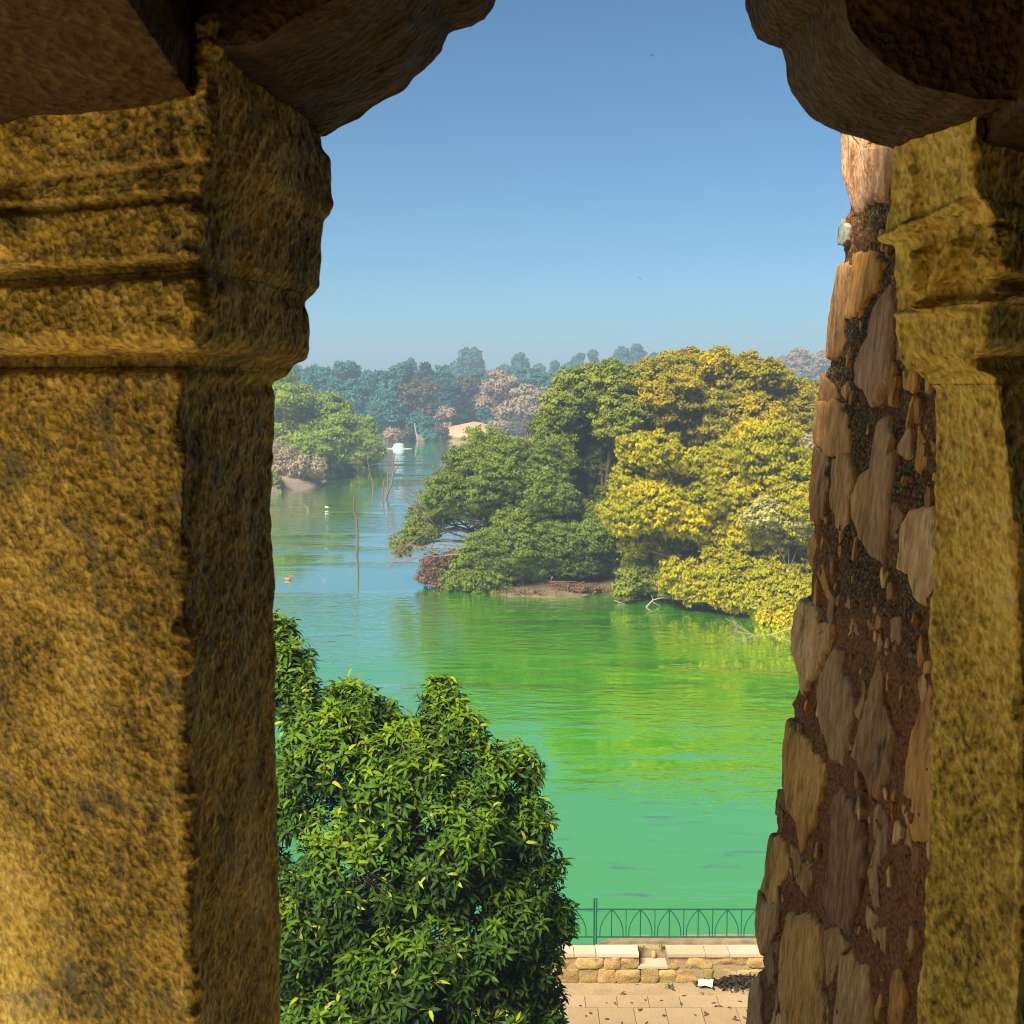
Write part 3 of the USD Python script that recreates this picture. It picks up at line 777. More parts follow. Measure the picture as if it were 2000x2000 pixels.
for grp in (lens, lens2):
    for a, b in zip(grp[:-1], grp[1:]):
        k = rq.randrange(3)
        bm = box((a + .006, YW - .03, ZC - .062), (b - .006, YW + .33, ZC + rq.uniform(-.006, .006)))
        bm = roughen(bm, 0.16, 0.006, 5, int(abs(a * 100)))
        mesh('coping_slab', bm, COPE[k], par)
mesh('sill_stone', roughen(box((nx0 - .02, YW - .02, ZP + .25), (nx1 + .02, YW + .30, ZP + .30)), 0.15, .008, 6, 3), COPE[0], par)
# stones behind the gap, and the earth ledge beyond the parapet
mesh('stone', rough_block((wx_at(1276), YW + .26, ZP + .30), (wx_at(1284), YW + .36, ZP + .43), 88, .01), PAR[1], par, smooth=60)
lx = np.linspace(-6, 10, 120)
lw = 0.28 + 0.28 * fbm(np.stack([lx * .8, lx * 0, lx * 0], -1), 3, 4) + 0.14 * np.clip((lx - 1.5) / .6, 0, 1) * np.clip((6.0 - lx) / .5, 0, 1) - .12 * np.exp(-((lx - 1.55) / .35) ** 2)
prof = []
for x, w_ in zip(lx, lw):
    h = ZC - .08 + .02 * math.sin(x * 3)
    prof.append([(x, YW + .332, 2.0), (x, YW + .334, h), (x, YW + .33 + w_ * .5, h + .015), (x, YW + .33 + w_, h - .03), (x, YW + .36 + w_ * 1.05, h - .25), (x, YW + .5 + w_, -.6)])
prof = np.array(prof)
prof[:, 1:5, 2] += (fbm(prof[:, 1:5] * 5, 3, 8) - .5) * .09
tag(mesh('earth_ledge', grid_mesh(prof, flip=True), DIRT, smooth=35), 'crumbling earth ledge between the parapet and the water', 'ground', kind='structure')

GREEN = plain('green_paint', (0.006, 0.050, 0.036), 0.5, 0.3)
fy = YW + 0.39
fx = lambda px: float(at_y(float(px), 1800.0, fy)[0])
zt, zb_ = float(at_y(1300.0, 1776.0, fy)[2]), float(at_y(1300.0, 1830.0, fy)[2])
fen = thing('railing', 'thin green metal railing with pointed arches above the water', 'railing', (2, fy, ZC - .1))
pitch = fx(1194.5 + 56.36) - fx(1194.5)
c0 = fx(1194.5)
x_post = fx(1162.5)
posts = [x_post + k * (pitch * 7 + .16) for k in (-1, 0, 1)]
for px_ in posts:
    for dx in (-.022, .022):
        mesh('post', tube([(px_ + dx, fy, ZC - .35), (px_ + dx, fy, zt + .225)], .016, 8), GREEN, fen, smooth=60)
    for k in range(3):
        pass
for (za) in (zt, zb_):
    for a, b in zip([posts[0] - 2] + posts, posts + [posts[-1] + 2.0]):
        mesh('rail', box((a + .02, fy - .012, za - .012), (b - .02, fy + .012, za + .012)), GREEN, fen)
for k0, xp in enumerate(posts[:-1] + [posts[-1]]):
    for j in range(7):
        cx = xp + (c0 - x_post) + j * pitch
        hw = pitch * .40
        mesh('bar', tube([(cx, fy, zb_), (cx, fy, zt)], .0115, 6), GREEN, fen, smooth=60)
        if j < 6:
            mesh('bar', tube([(cx + pitch / 2, fy, zb_), (cx + pitch / 2, fy, zt)], .010, 6), GREEN, fen, smooth=60)
        t = np.linspace(0, 1, 12)
        for s in (-1, 1):
            ax = cx + s * hw * (1 - t ** 2.3) * (1 + .05 * np.sin(t * np.pi))
            az = zb_ + (zt - zb_) * t
            mesh('arch', tube(np.column_stack([ax, np.full(12, fy + .004 * s), az]), .0115, 5), GREEN, fen, smooth=60)

# litter and leaves on the path
WHITE = plain('white_wrapper', (0.75, 0.8, 0.8), 0.35, 0.5)
pk = at_z(1378.0, 1922.0, ZP + .02)
gy_, gx_ = np.meshgrid(np.linspace(-.09, .09, 7), np.linspace(-.14, .14, 9))
pz = .02 + .05 * fbm(np.stack([gx_ * 12, gy_ * 12, gx_ * 0], -1), 2, 5) + .06 * np.clip(gy_ * 5, -.3, 1)
pm = grid_mesh(np.stack([pk[0] + gx_ + gy_ * .3, pk[1] + gy_, ZP + pz], -1))
if pm.face_normals[:, 2].mean() < 0:
    pm.invert()
WRAP = M('wrapper_print', {
    'g': ('geometry', {}), 'n': ('noise_texture', {'scale': 9.0, 'detail': 1.0}),
    'r': ('rgb_ramp', {'ramp': [(0.0, (0.30, 0.35, 0.33)), (0.44, (0.30, 0.35, 0.33)), (0.47, (0.10, 0.35, 0.10)), (0.52, (0.55, 0.45, 0.05)), (0.56, (0.45, 0.52, 0.52))], 'interpolate': False}),
    'p': ('principled_bsdf', {'roughness': 0.35})}, [('g.position', 'n.vector'), ('n.fac', 'r.fac'), ('r.color', 'p.base_color')])
tag(mesh('litter_packet', pm, WRAP, smooth=50), 'crumpled white and green wrapper lying on the path beside the leaf heap', 'litter')


def leaves_mesh(c, dirs, ups, L, Wd, droop, fold=.25):
    """vectorised curved leaves: 8 vertices, 8 triangles each"""
    n = len(c)
    dirs = dirs / np.linalg.norm(dirs, axis=1, keepdims=True)
    side = np.cross(dirs, ups)
    side /= np.linalg.norm(side, axis=1, keepdims=True) + 1e-9
    up = np.cross(side, dirs)
    L, Wd, droop = (np.broadcast_to(np.asarray(a, float), (n,))[:, None] for a in (L, Wd, droop))
    def sec(t, w):
        m = c + dirs * (L * t) * (1 - .25 * droop * t) - up * (L * droop * t * t * .75)
        return (m - side * (Wd * w / 2) + up * (Wd * w * fold * .5), m, m + side * (Wd * w / 2) + up * (Wd * w * fold * .5))
    b0 = c
    l1, m1, r1 = sec(.3, .85)
    l2, m2, r2 = sec(.66, .8)
    _, tip, _ = sec(1.0, 0)
    V = np.stack([b0, l1, m1, r1, l2, m2, r2, tip], 1).reshape(-1, 3)
    F = np.array([[0, 2, 1], [0, 3, 2], [1, 2, 5], [1, 5, 4], [2, 3, 6], [2, 6, 5], [4, 5, 7], [5, 6, 7]])
    F = (F[None] + 8 * np.arange(n)[:, None, None]).reshape(-1, 3)
    return V, F


DRY = leaf_mat('dry_leaf', [(0.2, (0.07, 0.04, 0.018)), (0.5, (0.17, 0.09, 0.035)), (0.8, (0.30, 0.19, 0.06))], big=3.0, trans=0.1)
spots = [(1222, 1936), (1186, 1960), (1199, 1956), (1261, 1955), (1230, 1958), (1330, 1963), (1244, 1971), (1255, 1969), (1292, 1983), (1156, 1980), (1145, 1986), (1266, 1994), (1400, 1958), (1394, 1966),
         (1375, 1975), (1385, 1979), (1412, 1966), (1420, 1967), (1354, 1980), (1428, 1990), (1434, 1992), (1307, 1927), (1247, 1920), (1296, 1954), (1330, 1945), (1440, 1955), (1450, 1985), (1136, 1965),
         (1368, 1941), (1457, 1972), (1180, 1990), (1215, 1995)]
for k, (px, py) in enumerate(spots):
    c = at_z(float(px), float(py), ZP + .012)
    a = RNG.uniform(0, 2 * np.pi)
    V, F = leaves_mesh(c[None], np.array([[math.cos(a), math.sin(a), .12]]), np.array([[0, 0, 1.0]]), RNG.uniform(.08, .19), RNG.uniform(.03, .065), RNG.uniform(.1, .9))
    tag(mesh('fallen_leaf', tm(V, F), DRY), 'dry brown leaf fallen flat on the tan paving', 'leaf', 'dry leaves strewn on the path')
hp = at_z(1447.0, 1918.0, ZP)
n = 900
u = RNG.normal(0, 1, (n, 2)) * [.32, .13]
hz = .14 * np.exp(-(u[:, 0] / .38) ** 2 - (u[:, 1] / .16) ** 2) * RNG.uniform(.2, 1, n)
c = np.column_stack([hp[0] + u[:, 0], np.minimum(hp[1] + u[:, 1] + .02, YW - .06), ZP + .01 + hz])
V, F = leaves_mesh(c, RNG.normal(0, 1, (n, 3)) * [1, 1, .4], np.array([[0, 0, 1.0]]) + RNG.normal(0, .4, (n, 3)), RNG.uniform(.07, .15, n), RNG.uniform(.03, .06, n), .4)
DARKL = leaf_mat('rotting_leaf', [(0.2, (0.02, 0.014, 0.01)), (0.5, (0.07, 0.045, 0.025)), (0.8, (0.20, 0.13, 0.06))], big=3.0, trans=0.05)
tag(mesh('leaf_heap', tm(V, F), DARKL), 'heap of dark rotting leaves swept against the parapet foot', 'leaves', kind='stuff')
# weeds at the foot of the parapet
WEED = leaf_mat('weed_leaf', [(0.2, (0.04, 0.09, 0.012)), (0.8, (0.13, 0.20, 0.03))], big=3.0)
for px, py, lab in ((1107, 1905, 'small green weed at the parapet foot beside the big leafy tree'), (1307, 1926, 'tiny green weed on the paving in front of the parapet gap'), (1249, 1852, 'tuft of moss at the left end of the parapet gap'), (1294, 1850, 'tuft of moss at the right end of the parapet gap')):
    zz = ZP if py > 1880 else ZC - .04
    c = at_z(float(px), float(py), zz)
    n = 26
    cc = c + RNG.normal(0, 1, (n, 3)) * [.04, .02, 0]
    V, F = leaves_mesh(cc, RNG.normal(0, 1, (n, 3)) + [0, 0, .8], np.array([[0, 0, 1.0]]) + RNG.normal(0, .3, (n, 3)), RNG.uniform(.04, .09, n), .022, .5)
    tag(mesh('weed', tm(V, F), WEED), lab, 'weed')

# ------------------------------------------------------------------ the leafy tree in front of the parapet
BARK = stone_mat('bark', [(0.3, (0.05, 0.035, 0.022)), (0.7, (0.17, 0.12, 0.08))], 3.0, 14.0, bump=0.8, dist=0.02, stretch=(1, 1, .25))
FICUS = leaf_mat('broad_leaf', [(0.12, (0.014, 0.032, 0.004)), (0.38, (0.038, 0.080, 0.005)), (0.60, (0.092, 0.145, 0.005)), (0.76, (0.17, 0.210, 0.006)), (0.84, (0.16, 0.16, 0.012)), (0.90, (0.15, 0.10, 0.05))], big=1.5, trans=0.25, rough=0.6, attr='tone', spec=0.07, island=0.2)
lobes_px = [(548, 1232, 34, 13.4), (562, 1290, 48, 13.2), (566, 1352, 60, 13.0), (620, 1400, 70, 12.9), (690, 1385, 62, 13.1), (745, 1405, 40, 13.3), (864, 1372, 44, 13.2), (862, 1345, 26, 13.2), (880, 1440, 75, 13.0), (800, 1470, 70, 13.1),
            (650, 1490, 110, 12.6), (770, 1540, 120, 12.5), (930, 1520, 80, 12.9), (1000, 1510, 62, 13.2), (560, 1600, 110, 12.6), (860, 1640, 130, 12.4), (1000, 1610, 78, 13.0), (690, 1690, 140, 12.3),
            (1030, 1700, 72, 13.1), (1068, 1790, 55, 13.3), (940, 1790, 130, 12.6), (580, 1800, 130, 12.5), (800, 1850, 150, 12.3), (1010, 1870, 90, 12.9), (1045, 1960, 62, 13.1), (650, 1980, 150, 12.5), (900, 1990, 140, 12.6), (560, 2120, 120, 12.8), (780, 2130, 160, 12.8), (960, 2130, 130, 13.0)]
lob = []
for px, py, rp, dy in lobes_px:
    lob.append((at_y(float(px), float(py), dy), rp * dy / FPX))
LC, LR = np.array([a for a, _ in lob]), np.array([b for _, b in lob])
trunk_xy = np.array([-1.5, 14.0])
ft = thing('broadleaf_tree', 'bushy tree with dense glossy drooping leaves in front of the railing', 'tree', (trunk_xy[0], trunk_xy[1], 2.4))
tp = np.array([[trunk_xy[0], trunk_xy[1], 2.2], [trunk_xy[0] + .1, trunk_xy[1] - .1, 4.2], [trunk_xy[0], trunk_xy[1] - .4, 6.4], [trunk_xy[0] + .15, trunk_xy[1] - .7, 8.2]])
mesh('trunk', tube(tp, [.24, .19, .14, .08], 10), BARK, ft, smooth=True)
tw = []
ros_c, ros_d, ros_a = [], [], []
for i, (c, rad) in enumerate(lob):
    s = tp[min(3, max(1, int((c[2] - 2.2) / 2.0)))]
    mid = (s + c) / 2 + [0, 0, -.15]
    tw.append(tube([s, mid, c], [.05, .035, .015], 5))
    k = int(4 * math.pi * rad * rad * 115) + 10
    dd = RNG.normal(0, 1, (k, 3))
    dd /= np.linalg.norm(dd, axis=1, keepdims=True)
    rr_ = rad * np.where(RNG.uniform(size=k) < .28, RNG.uniform(.5, .8, k), RNG.uniform(.84, 1.08, k))
    pts = c + dd * rr_[:, None]
    dist = np.linalg.norm(pts[:, None] - LC[None], axis=2) / LR[None]
    dist[:, i] = 9
    keep = (dist.min(1) > .80) & ((dd[:, 1] < .55) | (RNG.uniform(size=k) < .35))
    hole = fbm(pts * 2.2, 2, 77)
    keep &= hole > .36 - .10 * dd[:, 2]
    pts, d2 = pts[keep], dd[keep]
    ros_c.append(pts)
    ros_d.append(d2)
    ros_a.append(rr_[keep] / rad)
    for p_, q_ in list(zip(pts, d2))[::2]:
        tw.append(tube([c + (p_ - c) * .35, p_ - [0, 0, .02], p_], [.010, .007, .004], 3))
mesh('limb', cat(tw), BARK, ft, smooth=True)
ros_c, ros_d, ros_a = np.vstack(ros_c), np.vstack(ros_d), np.concatenate(ros_a)
N = len(ros_c)
per = 10
axis_ = ros_d * .55 + np.array([0, 0, .75]) + RNG.normal(0, .25, (N, 3))
axis_ /= np.linalg.norm(axis_, axis=1, keepdims=True)
a1 = np.cross(axis_, RNG.normal(0, 1, (N, 3)))
a1 /= np.linalg.norm(a1, axis=1, keepdims=True)
a2 = np.cross(axis_, a1)
th = (np.arange(per)[None] * 2.399 + RNG.uniform(0, 6.28, (N, 1)))
el = np.linspace(.05, 1.0, per)[None] + RNG.normal(0, .15, (N, per))
el = np.clip(el, -.1, 1.15)
D = (np.cos(el)[..., None] * (np.cos(th)[..., None] * a1[:, None] + np.sin(th)[..., None] * a2[:, None]) + np.sin(el)[..., None] * axis_[:, None])
C = ros_c[:, None] - axis_[:, None] * (np.linspace(.10, 0, per)[None, :, None]) + D * .012
size = RNG.uniform(.75, 1.25, (N, 1)) * RNG.uniform(.6, 1.25, (N, per))
tone = np.clip(.12 + .50 * np.clip(ros_d[:, 2], -.3, 1) + .25 * (ros_a - .9) * 4 + RNG.normal(0, .13, N), 0, .92)  # young outer tufts lighter; upward ones lightened too, as if lit from above
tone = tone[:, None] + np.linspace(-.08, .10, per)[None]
tone = tone - .22 * np.clip((8.6 - C[..., 2]) / 3.2, 0, 1)  # shade of the lower crown put into the leaf tone
brown = RNG.uniform(size=(N, per)) < .035
tone = np.where(brown, 1.25, tone)
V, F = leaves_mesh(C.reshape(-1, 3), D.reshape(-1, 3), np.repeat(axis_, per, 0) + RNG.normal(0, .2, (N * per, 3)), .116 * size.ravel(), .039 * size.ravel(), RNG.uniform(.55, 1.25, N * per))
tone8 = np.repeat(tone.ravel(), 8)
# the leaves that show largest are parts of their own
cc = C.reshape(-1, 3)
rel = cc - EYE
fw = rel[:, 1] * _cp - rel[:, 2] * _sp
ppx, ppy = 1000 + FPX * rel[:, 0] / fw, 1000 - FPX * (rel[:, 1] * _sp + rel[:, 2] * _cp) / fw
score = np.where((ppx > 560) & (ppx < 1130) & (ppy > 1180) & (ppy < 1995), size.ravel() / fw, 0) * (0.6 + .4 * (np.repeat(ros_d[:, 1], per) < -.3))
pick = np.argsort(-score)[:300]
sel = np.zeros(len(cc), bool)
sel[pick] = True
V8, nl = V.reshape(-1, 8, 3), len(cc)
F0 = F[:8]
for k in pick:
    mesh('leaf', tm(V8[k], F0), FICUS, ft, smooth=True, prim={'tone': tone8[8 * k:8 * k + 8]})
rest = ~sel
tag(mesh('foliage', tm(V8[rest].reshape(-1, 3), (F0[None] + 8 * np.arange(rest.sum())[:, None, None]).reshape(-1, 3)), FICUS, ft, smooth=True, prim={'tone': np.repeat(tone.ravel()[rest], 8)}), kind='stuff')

# ------------------------------------------------------------------ distant trees
def clump_foliage(lobes, per_m2, leaf, seed, flat=.9, sub=.34, ragged=.25, droop=.3):
    """small leaf faces gathered in clumps over the outside of the crown's lobes"""
    r = np.random.default_rng(seed)
    Vs = []
    Cs, Rs = np.array([c for c, _ in lobes]), np.array([q for _, q in lobes])
    for i, (c, rad) in enumerate(lobes):
        k = max(6, int(9.5 / (sub * sub)))
        dd = r.normal(0, 1, (k, 3))
        dd[:, 1] -= .35
        dd /= np.linalg.norm(dd, axis=1, keepdims=True)
        cl = c + dd * (rad * r.uniform(.55, 1.0 + ragged, k))[:, None] * np.array([1, 1, flat])
        dist = np.linalg.norm(cl[:, None] - Cs[None], axis=2) / Rs[None]
        dist[:, i] = 9
        kp = dist.min(1) > .6
        cl, dd0 = cl[kp], dd[kp]
        if not len(cl):
            continue
        sr = rad * sub * r.uniform(.35, 1.3, len(cl))
        nl = np.maximum(6, (4 * np.pi * sr * sr * per_m2).astype(int))
        idx = np.repeat(np.arange(len(cl)), nl)
        m = len(idx)
        e = r.normal(0, 1, (m, 3))
        e /= np.linalg.norm(e, axis=1, keepdims=True)
        p = cl[idx] + e * (sr[idx] * (r.uniform(.25, 1.1, m) + np.where(r.uniform(size=m) < .32, r.uniform(0, .8, m), 0)))[:, None] * np.array([1.25, 1.25, .66])
        nrm = e * .55 + dd0[idx] * .45 + np.array([0, 0, .45]) + r.normal(0, .55, (m, 3))
        nrm /= np.linalg.norm(nrm, axis=1, keepdims=True)
        t = np.cross(nrm, r.normal(0, 1, (m, 3)))
        t /= np.linalg.norm(t, axis=1, keepdims=True) + 1e-9
        t[:, 2] -= droop
        s = np.cross(nrm, t)
        L = leaf * r.uniform(.6, 1.4, (m, 1))
        Vs.append(np.stack([p - t * L * .5, p + s * L * .27 - nrm * L * .08, p + t * L * .5, p - s * L * .27 - nrm * L * .08], 1))
    V = np.concatenate(Vs)
    n = len(V)
    F = (np.array([[0, 1, 2], [0, 2, 3]])[None] + 4 * np.arange(n)[:, None, None]).reshape(-1, 3)
    return tm(V.reshape(-1, 3), F)


def limbs_to(base, targets, r0, seed, twigs=0, tlen=.25):
    """trunk with limbs that reach into each lobe; optional bare twigs beyond"""
    r = np.random.default_rng(seed)
    out = []
    base = np.array(base, float)
    tg = np.array(targets)
    fork = base + (tg.mean(0) - base) * .35
    fork[:2] = base[:2] + (fork[:2] - base[:2]) * .6
    trunk = tube([base, base + (fork - base) * .5 + r.normal(0, .08, 3) * r0 * 4, fork], [r0, r0 * .85, r0 * .7], 8)
    for t in tg:
        L = np.linalg.norm(t - fork)
        mid = fork + (t - fork) * .5 + r.normal(0, .08, 3) * L + [0, 0, .06 * L]
        out.append(tube([fork, mid, t], [r0 * .5, r0 * .3, r0 * .12], 5))
        for _ in range(twigs):
            d = (t - fork) / (L + 1e-9) + r.normal(0, .55, 3)
            s = mid + (t - mid) * r.uniform(.2, 1)
            e = s + d / np.linalg.norm(d) * min(L, 4) * tlen * r.uniform(.5, 1.3)
            m2 = (s + e) / 2 + r.normal(0, .05, 3) * L * tlen
            out.append(tube([s, m2, e], [r0 * .13, r0 * .09, r0 * .03], 4))
            for _ in range(2):
                e2 = m2 + (e - m2) * r.uniform(.3, 1.2) + r.normal(0, .3, 3) * min(L, 4) * tlen
                out.append(tube([m2, e2], [r0 * .07, r0 * .025], 3))
    return trunk, (cat(out) if out else None)


def px_lobes(lst, y, jit=0.0, seed=0):
    r = np.random.default_rng(seed)
    out = []
    for px, py, rp, *dy in lst:
        yy = dy[0] if dy else y + r.uniform(-1, 1) * jit
        out.append((at_y(float(px), float(py), yy), rp * yy / FPX))
    return out


def tree(name, label, lst, y, base_px, mat, dens, leaf, seed, jit=2.0, r0=.25, group=None, sub=.34, flat=.9, twigs=0, base_z=1.0, ragged=.25, barkm=None, catg='tree', droop=.3):
    lb = px_lobes(lst, y, jit, seed)
    b = at_y(float(base_px), 1000.0, y)
    b[2] = base_z
    t = thing(name, label, catg, b, group)
    tr, li = limbs_to(b, [c for c, _ in lb], r0, seed, twigs)
    mesh('trunk', tr, barkm or BARK, t, smooth=True)
    if li is not None:
        mesh('limb', li, barkm or BARK, t)
    mesh('crown', clump_foliage(lb, dens, leaf, seed, flat, sub, ragged, droop), mat, t)
    return t


YEL = leaf_mat('yellow_leaf', [(0.25, (0.24, 0.22, 0.003)), (0.37, (0.48, 0.37, 0.002)), (0.49, (0.74, 0.47, 0.002)), (0.70, (0.80, 0.46, 0.002)), (0.85, (0.76, 0.38, 0.003))], big=.28, trans=.42, island=.5)
OLY = leaf_mat('olive_yellow_leaf', [(0.2, (0.17, 0.155, 0.004)), (0.5, (0.46, 0.32, 0.004)), (0.8, (0.68, 0.40, 0.005))], big=.25, trans=.4, island=.45)
OLV = leaf_mat('olive_leaf', [(0.2, (0.11, 0.135, 0.012)), (0.5, (0.25, 0.26, 0.016)), (0.8, (0.50, 0.33, 0.02))], big=.3, trans=.38, island=.45)
ACA = leaf_mat('feathery_leaf', [(0.2, (0.085, 0.115, 0.014)), (0.45, (0.17, 0.215, 0.018)), (0.68, (0.30, 0.31, 0.03)), (0.84, (0.38, 0.21, 0.07))], big=.35, trans=.38, island=.45)
RUS = leaf_mat('russet_twig_leaf', [(0.2, (0.09, 0.055, 0.03)), (0.5, (0.17, 0.10, 0.05)), (0.8, (0.26, 0.18, 0.07))], big=.5, trans=.15)
PALE = leaf_mat('pale_leaf', [(0.2, (0.22, 0.20, 0.05)), (0.5, (0.46, 0.38, 0.12)), (0.8, (0.66, 0.52, 0.22))], big=.5, trans=.3)
TAN = leaf_mat('tan_leaf', [(0.2, (0.22, 0.165, 0.09)), (0.5, (0.36, 0.28, 0.17)), (0.8, (0.46, 0.38, 0.23))], big=.2, trans=.2)

tree('yellow_tree', 'big bright yellow tree with drooping branches beside the rubble wall', [
    (1238, 945, 38), (1228, 1000, 42), (1262, 1035, 36), (1240, 1065, 24), (1285, 985, 45), (1312, 935, 42), (1300, 1060, 42), (1345, 1000, 48), (1352, 1075, 46), (1330, 1125, 34), (1375, 925, 44), (1400, 985, 50),
    (1420, 1060, 50), (1400, 1120, 34), (1440, 900, 48), (1465, 965, 50), (1495, 880, 52), (1485, 1040, 50), (1470, 1110, 42), (1535, 930, 52), (1540, 1085, 50), (1520, 1160, 40), (1560, 1000, 52), (1580, 1120, 50), (1455, 1165, 30),
    (1570, 1190, 40), (1560, 1235, 30), (1600, 1060, 50), (1620, 950, 50), (1240, 880, 30), (1290, 880, 34), (1620, 1150, 55), (1400, 1155, 26, 66.5), (1440, 1165, 28, 66), (1480, 1170, 32, 65.5), (1520, 1190, 32, 64.5), (1560, 1215, 30, 63.5), (1500, 1205, 20, 64), (1590, 1250, 30, 62), (1620, 1270, 36, 61.5), (1540, 1225, 20, 63), (1590, 1215, 36, 62), (1350, 1150, 26, 67.5), (1500, 1130, 34, 66), (1540, 1150, 34, 65), (1580, 1170, 36, 64), (1460, 1120, 30, 67), (1420, 1110, 30, 68)], 70, 1440, YEL, 95, .19, 101, jit=3, r0=.3, sub=.17, ragged=.4, droop=.5)
tree('olive_yellow_tree', 'tall olive and yellow tree forming the highest rounded crown on the bank', [
    (1300, 765, 55), (1345, 730, 36), (1380, 745, 48), (1440, 752, 45), (1490, 765, 48), (1540, 785, 42), (1585, 800, 45), (1275, 800, 45), (1330, 815, 55), (1400, 815, 55), (1465, 830, 55), (1530, 845, 52), (1580, 870, 50), (1295, 850, 45),
    (1360, 880, 48), (1430, 880, 50), (1510, 900, 48), (1620, 830, 50), (1270, 735, 30), (1310, 715, 26), (1350, 710, 26), (1400, 708, 26), (1455, 714, 24), (1500, 728, 24)], 84, 1420, OLY, 80, .21, 102, jit=3, r0=.35, sub=.17, ragged=.4)
tree('dark_olive_tree', 'dark olive tree with pale twigs on top, behind the feathery tree', [
    (1130, 765, 48), (1100, 800, 42), (1175, 755, 44), (1225, 765, 40), (1150, 830, 55), (1205, 815, 50), (1085, 850, 42), (1195, 885, 52), (1135, 905, 50), (1235, 870, 42), (1240, 930, 38), (1165, 960, 45), (1215, 985, 40), (1195, 725, 22), (1235, 735, 20), (1090, 900, 35)],
     83, 1180, OLV, 72, .20, 103, jit=3, r0=.3, twigs=3, sub=.17)
tree('feathery_tree', 'wide feathery grey green tree leaning over the water with bare lower branches', [
    (945, 885, 42), (905, 920, 40), (990, 905, 45), (870, 965, 36), (940, 960, 46), (1000, 960, 48), (835, 1010, 30), (815, 1040, 24), (785, 1065, 20), (875, 1000, 22), (1055, 950, 45), (1060, 895, 40), (1045, 1000, 48), (970, 1012, 40), (845, 1040, 12)],
     77, 1010, ACA, 62, .165, 104, jit=2, r0=.3, twigs=9, sub=.17, ragged=.5)
tree('green_bush', 'dense green bush hanging over the shoreline at the foot of the feathery tree', [
    (950, 1075, 42), (905, 1110, 36), (1000, 1070, 46), (1050, 1080, 42), (980, 1120, 42), (930, 1135, 28), (1040, 1125, 38), (1000, 1030, 38), (1075, 1040, 34), (885, 1135, 22)], 74.5, 990, ACA, 95, .165, 105, jit=1.2, r0=.14, sub=.17, twigs=3, catg='bush')
tree('hanging_bush', 'pale green bush with hanging clumps left of the dark hollow in the bank', [
    (1130, 1010, 34), (1160, 1045, 36), (1110, 1050, 36), (1145, 1090, 34), (1130, 1130, 28), (1180, 1010, 28), (1105, 1100, 26), (1100, 975, 30)], 75, 1130, ACA, 95, .165, 106, jit=1.0, r0=.14, sub=.17, twigs=3, catg='bush')
tree('russet_shrub', 'low russet brown twiggy shrub on the left tip of the wooded bank', [
    (850, 1105, 26), (870, 1125, 26), (835, 1125, 18), (890, 1095, 20)], 75.5, 860, RUS, 50, .18, 107, jit=.6, r0=.08, twigs=6, sub=.3, catg='shrub')
tree('shore_shrub', 'russet twiggy growth along the waterline below the pale green hanging bush', [
    (1010, 1150, 12, 74), (1035, 1152, 14, 73.6), (1060, 1156, 13, 73.2), (1085, 1154, 14, 73), (1110, 1152, 14, 73), (1135, 1150, 13, 73), (1160, 1150, 11, 73), (985, 1150, 11, 74.5), (960, 1150, 10, 75)], 73.5, 1080, RUS, 60, .14, 112, jit=.3, r0=.05, twigs=4, sub=.3, catg='shrub')
tree('shaded_bush', 'dark bush at the waterline under the yellow tree', [
    (1240, 1120, 32), (1275, 1130, 30), (1220, 1150, 20), (1300, 1148, 20)], 70.5, 1260, OLV, 60, .22, 108, jit=.8, r0=.1, sub=.3, catg='bush')
tree('pale_bush', 'pale cream leaved bush amid the yellow foliage near the rubble wall', [
    (1500, 1000, 26), (1540, 1010, 30), (1575, 1020, 34), (1470, 1012, 18)], 66.4, 1550, PALE, 60, .20, 109, jit=.5, r0=.05, sub=.34, catg='bush')
tree('tan_tree', 'thin tan half bare tree behind the yellow tree, close to the rubble wall', [
    (1575, 880, 32), (1590, 930, 34), (1560, 920, 24), (1610, 890, 35)], 76, 1590, TAN, 32, .22, 110, jit=.8, r0=.1, twigs=6, sub=.3)
tree('back_tree', 'dark tree filling the shade behind the yellow tree', [
    (1210, 1060, 50), (1260, 1080, 50), (1330, 1060, 60), (1420, 1090, 60), (1500, 1080, 60), (1200, 1120, 30), (1150, 1140, 30), (1350, 1150, 30)], 78, 1300, OLV, 30, .35, 111, jit=1.5, r0=.25, sub=.36)

REED = leaf_mat('dry_reed', [(0.2, (0.09, 0.055, 0.025)), (0.8, (0.26, 0.17, 0.075))], big=1.0, trans=.2)
n = 2600
t_ = RNG.uniform(0, len(isl) - 1.001, n)
i_ = t_.astype(int)
bp = isl[i_] + (isl[i_ + 1] - isl[i_]) * (t_ - i_)[:, None] + RNG.normal(0, .3, (n, 2)) + [0, .25]
keep = fbm(np.column_stack([bp * .35, 0 * bp[:, 0]]), 2, 9) > .42
bp = bp[keep]
n = len(bp)
V, F = leaves_mesh(np.column_stack([bp, np.full(n, .05)]), RNG.normal(0, .4, (n, 3)) + [0, -.15, 1], RNG.normal(0, 1, (n, 3)) + [0, -1, 0], RNG.uniform(.15, .7, n), RNG.uniform(.04, .09, n), .5)
tag(mesh('dry_reeds', tm(V, F), REED), 'dry tan reeds and twigs along the wooded waterline', 'reeds', kind='stuff')

# bare trees on the bank and in the water
DEADB = plain('brown_twig', (0.13, 0.085, 0.06), .9, .1)
TWIG = plain('grey_twig', (0.09, 0.065, 0.05), .9, .1)
PTW = plain('pale_twig', (0.20, 0.155, 0.10), .9, .1)
WET = plain('dead_wood', (0.085, 0.05, 0.03), .85, .15)


def px_tube(pts, y, r, n=6):
    p = np.array(pts, float)
    w = at_y(p[:, 0], p[:, 1], y)
    return tube(w, np.linspace(r[0], r[1], len(p)), n)


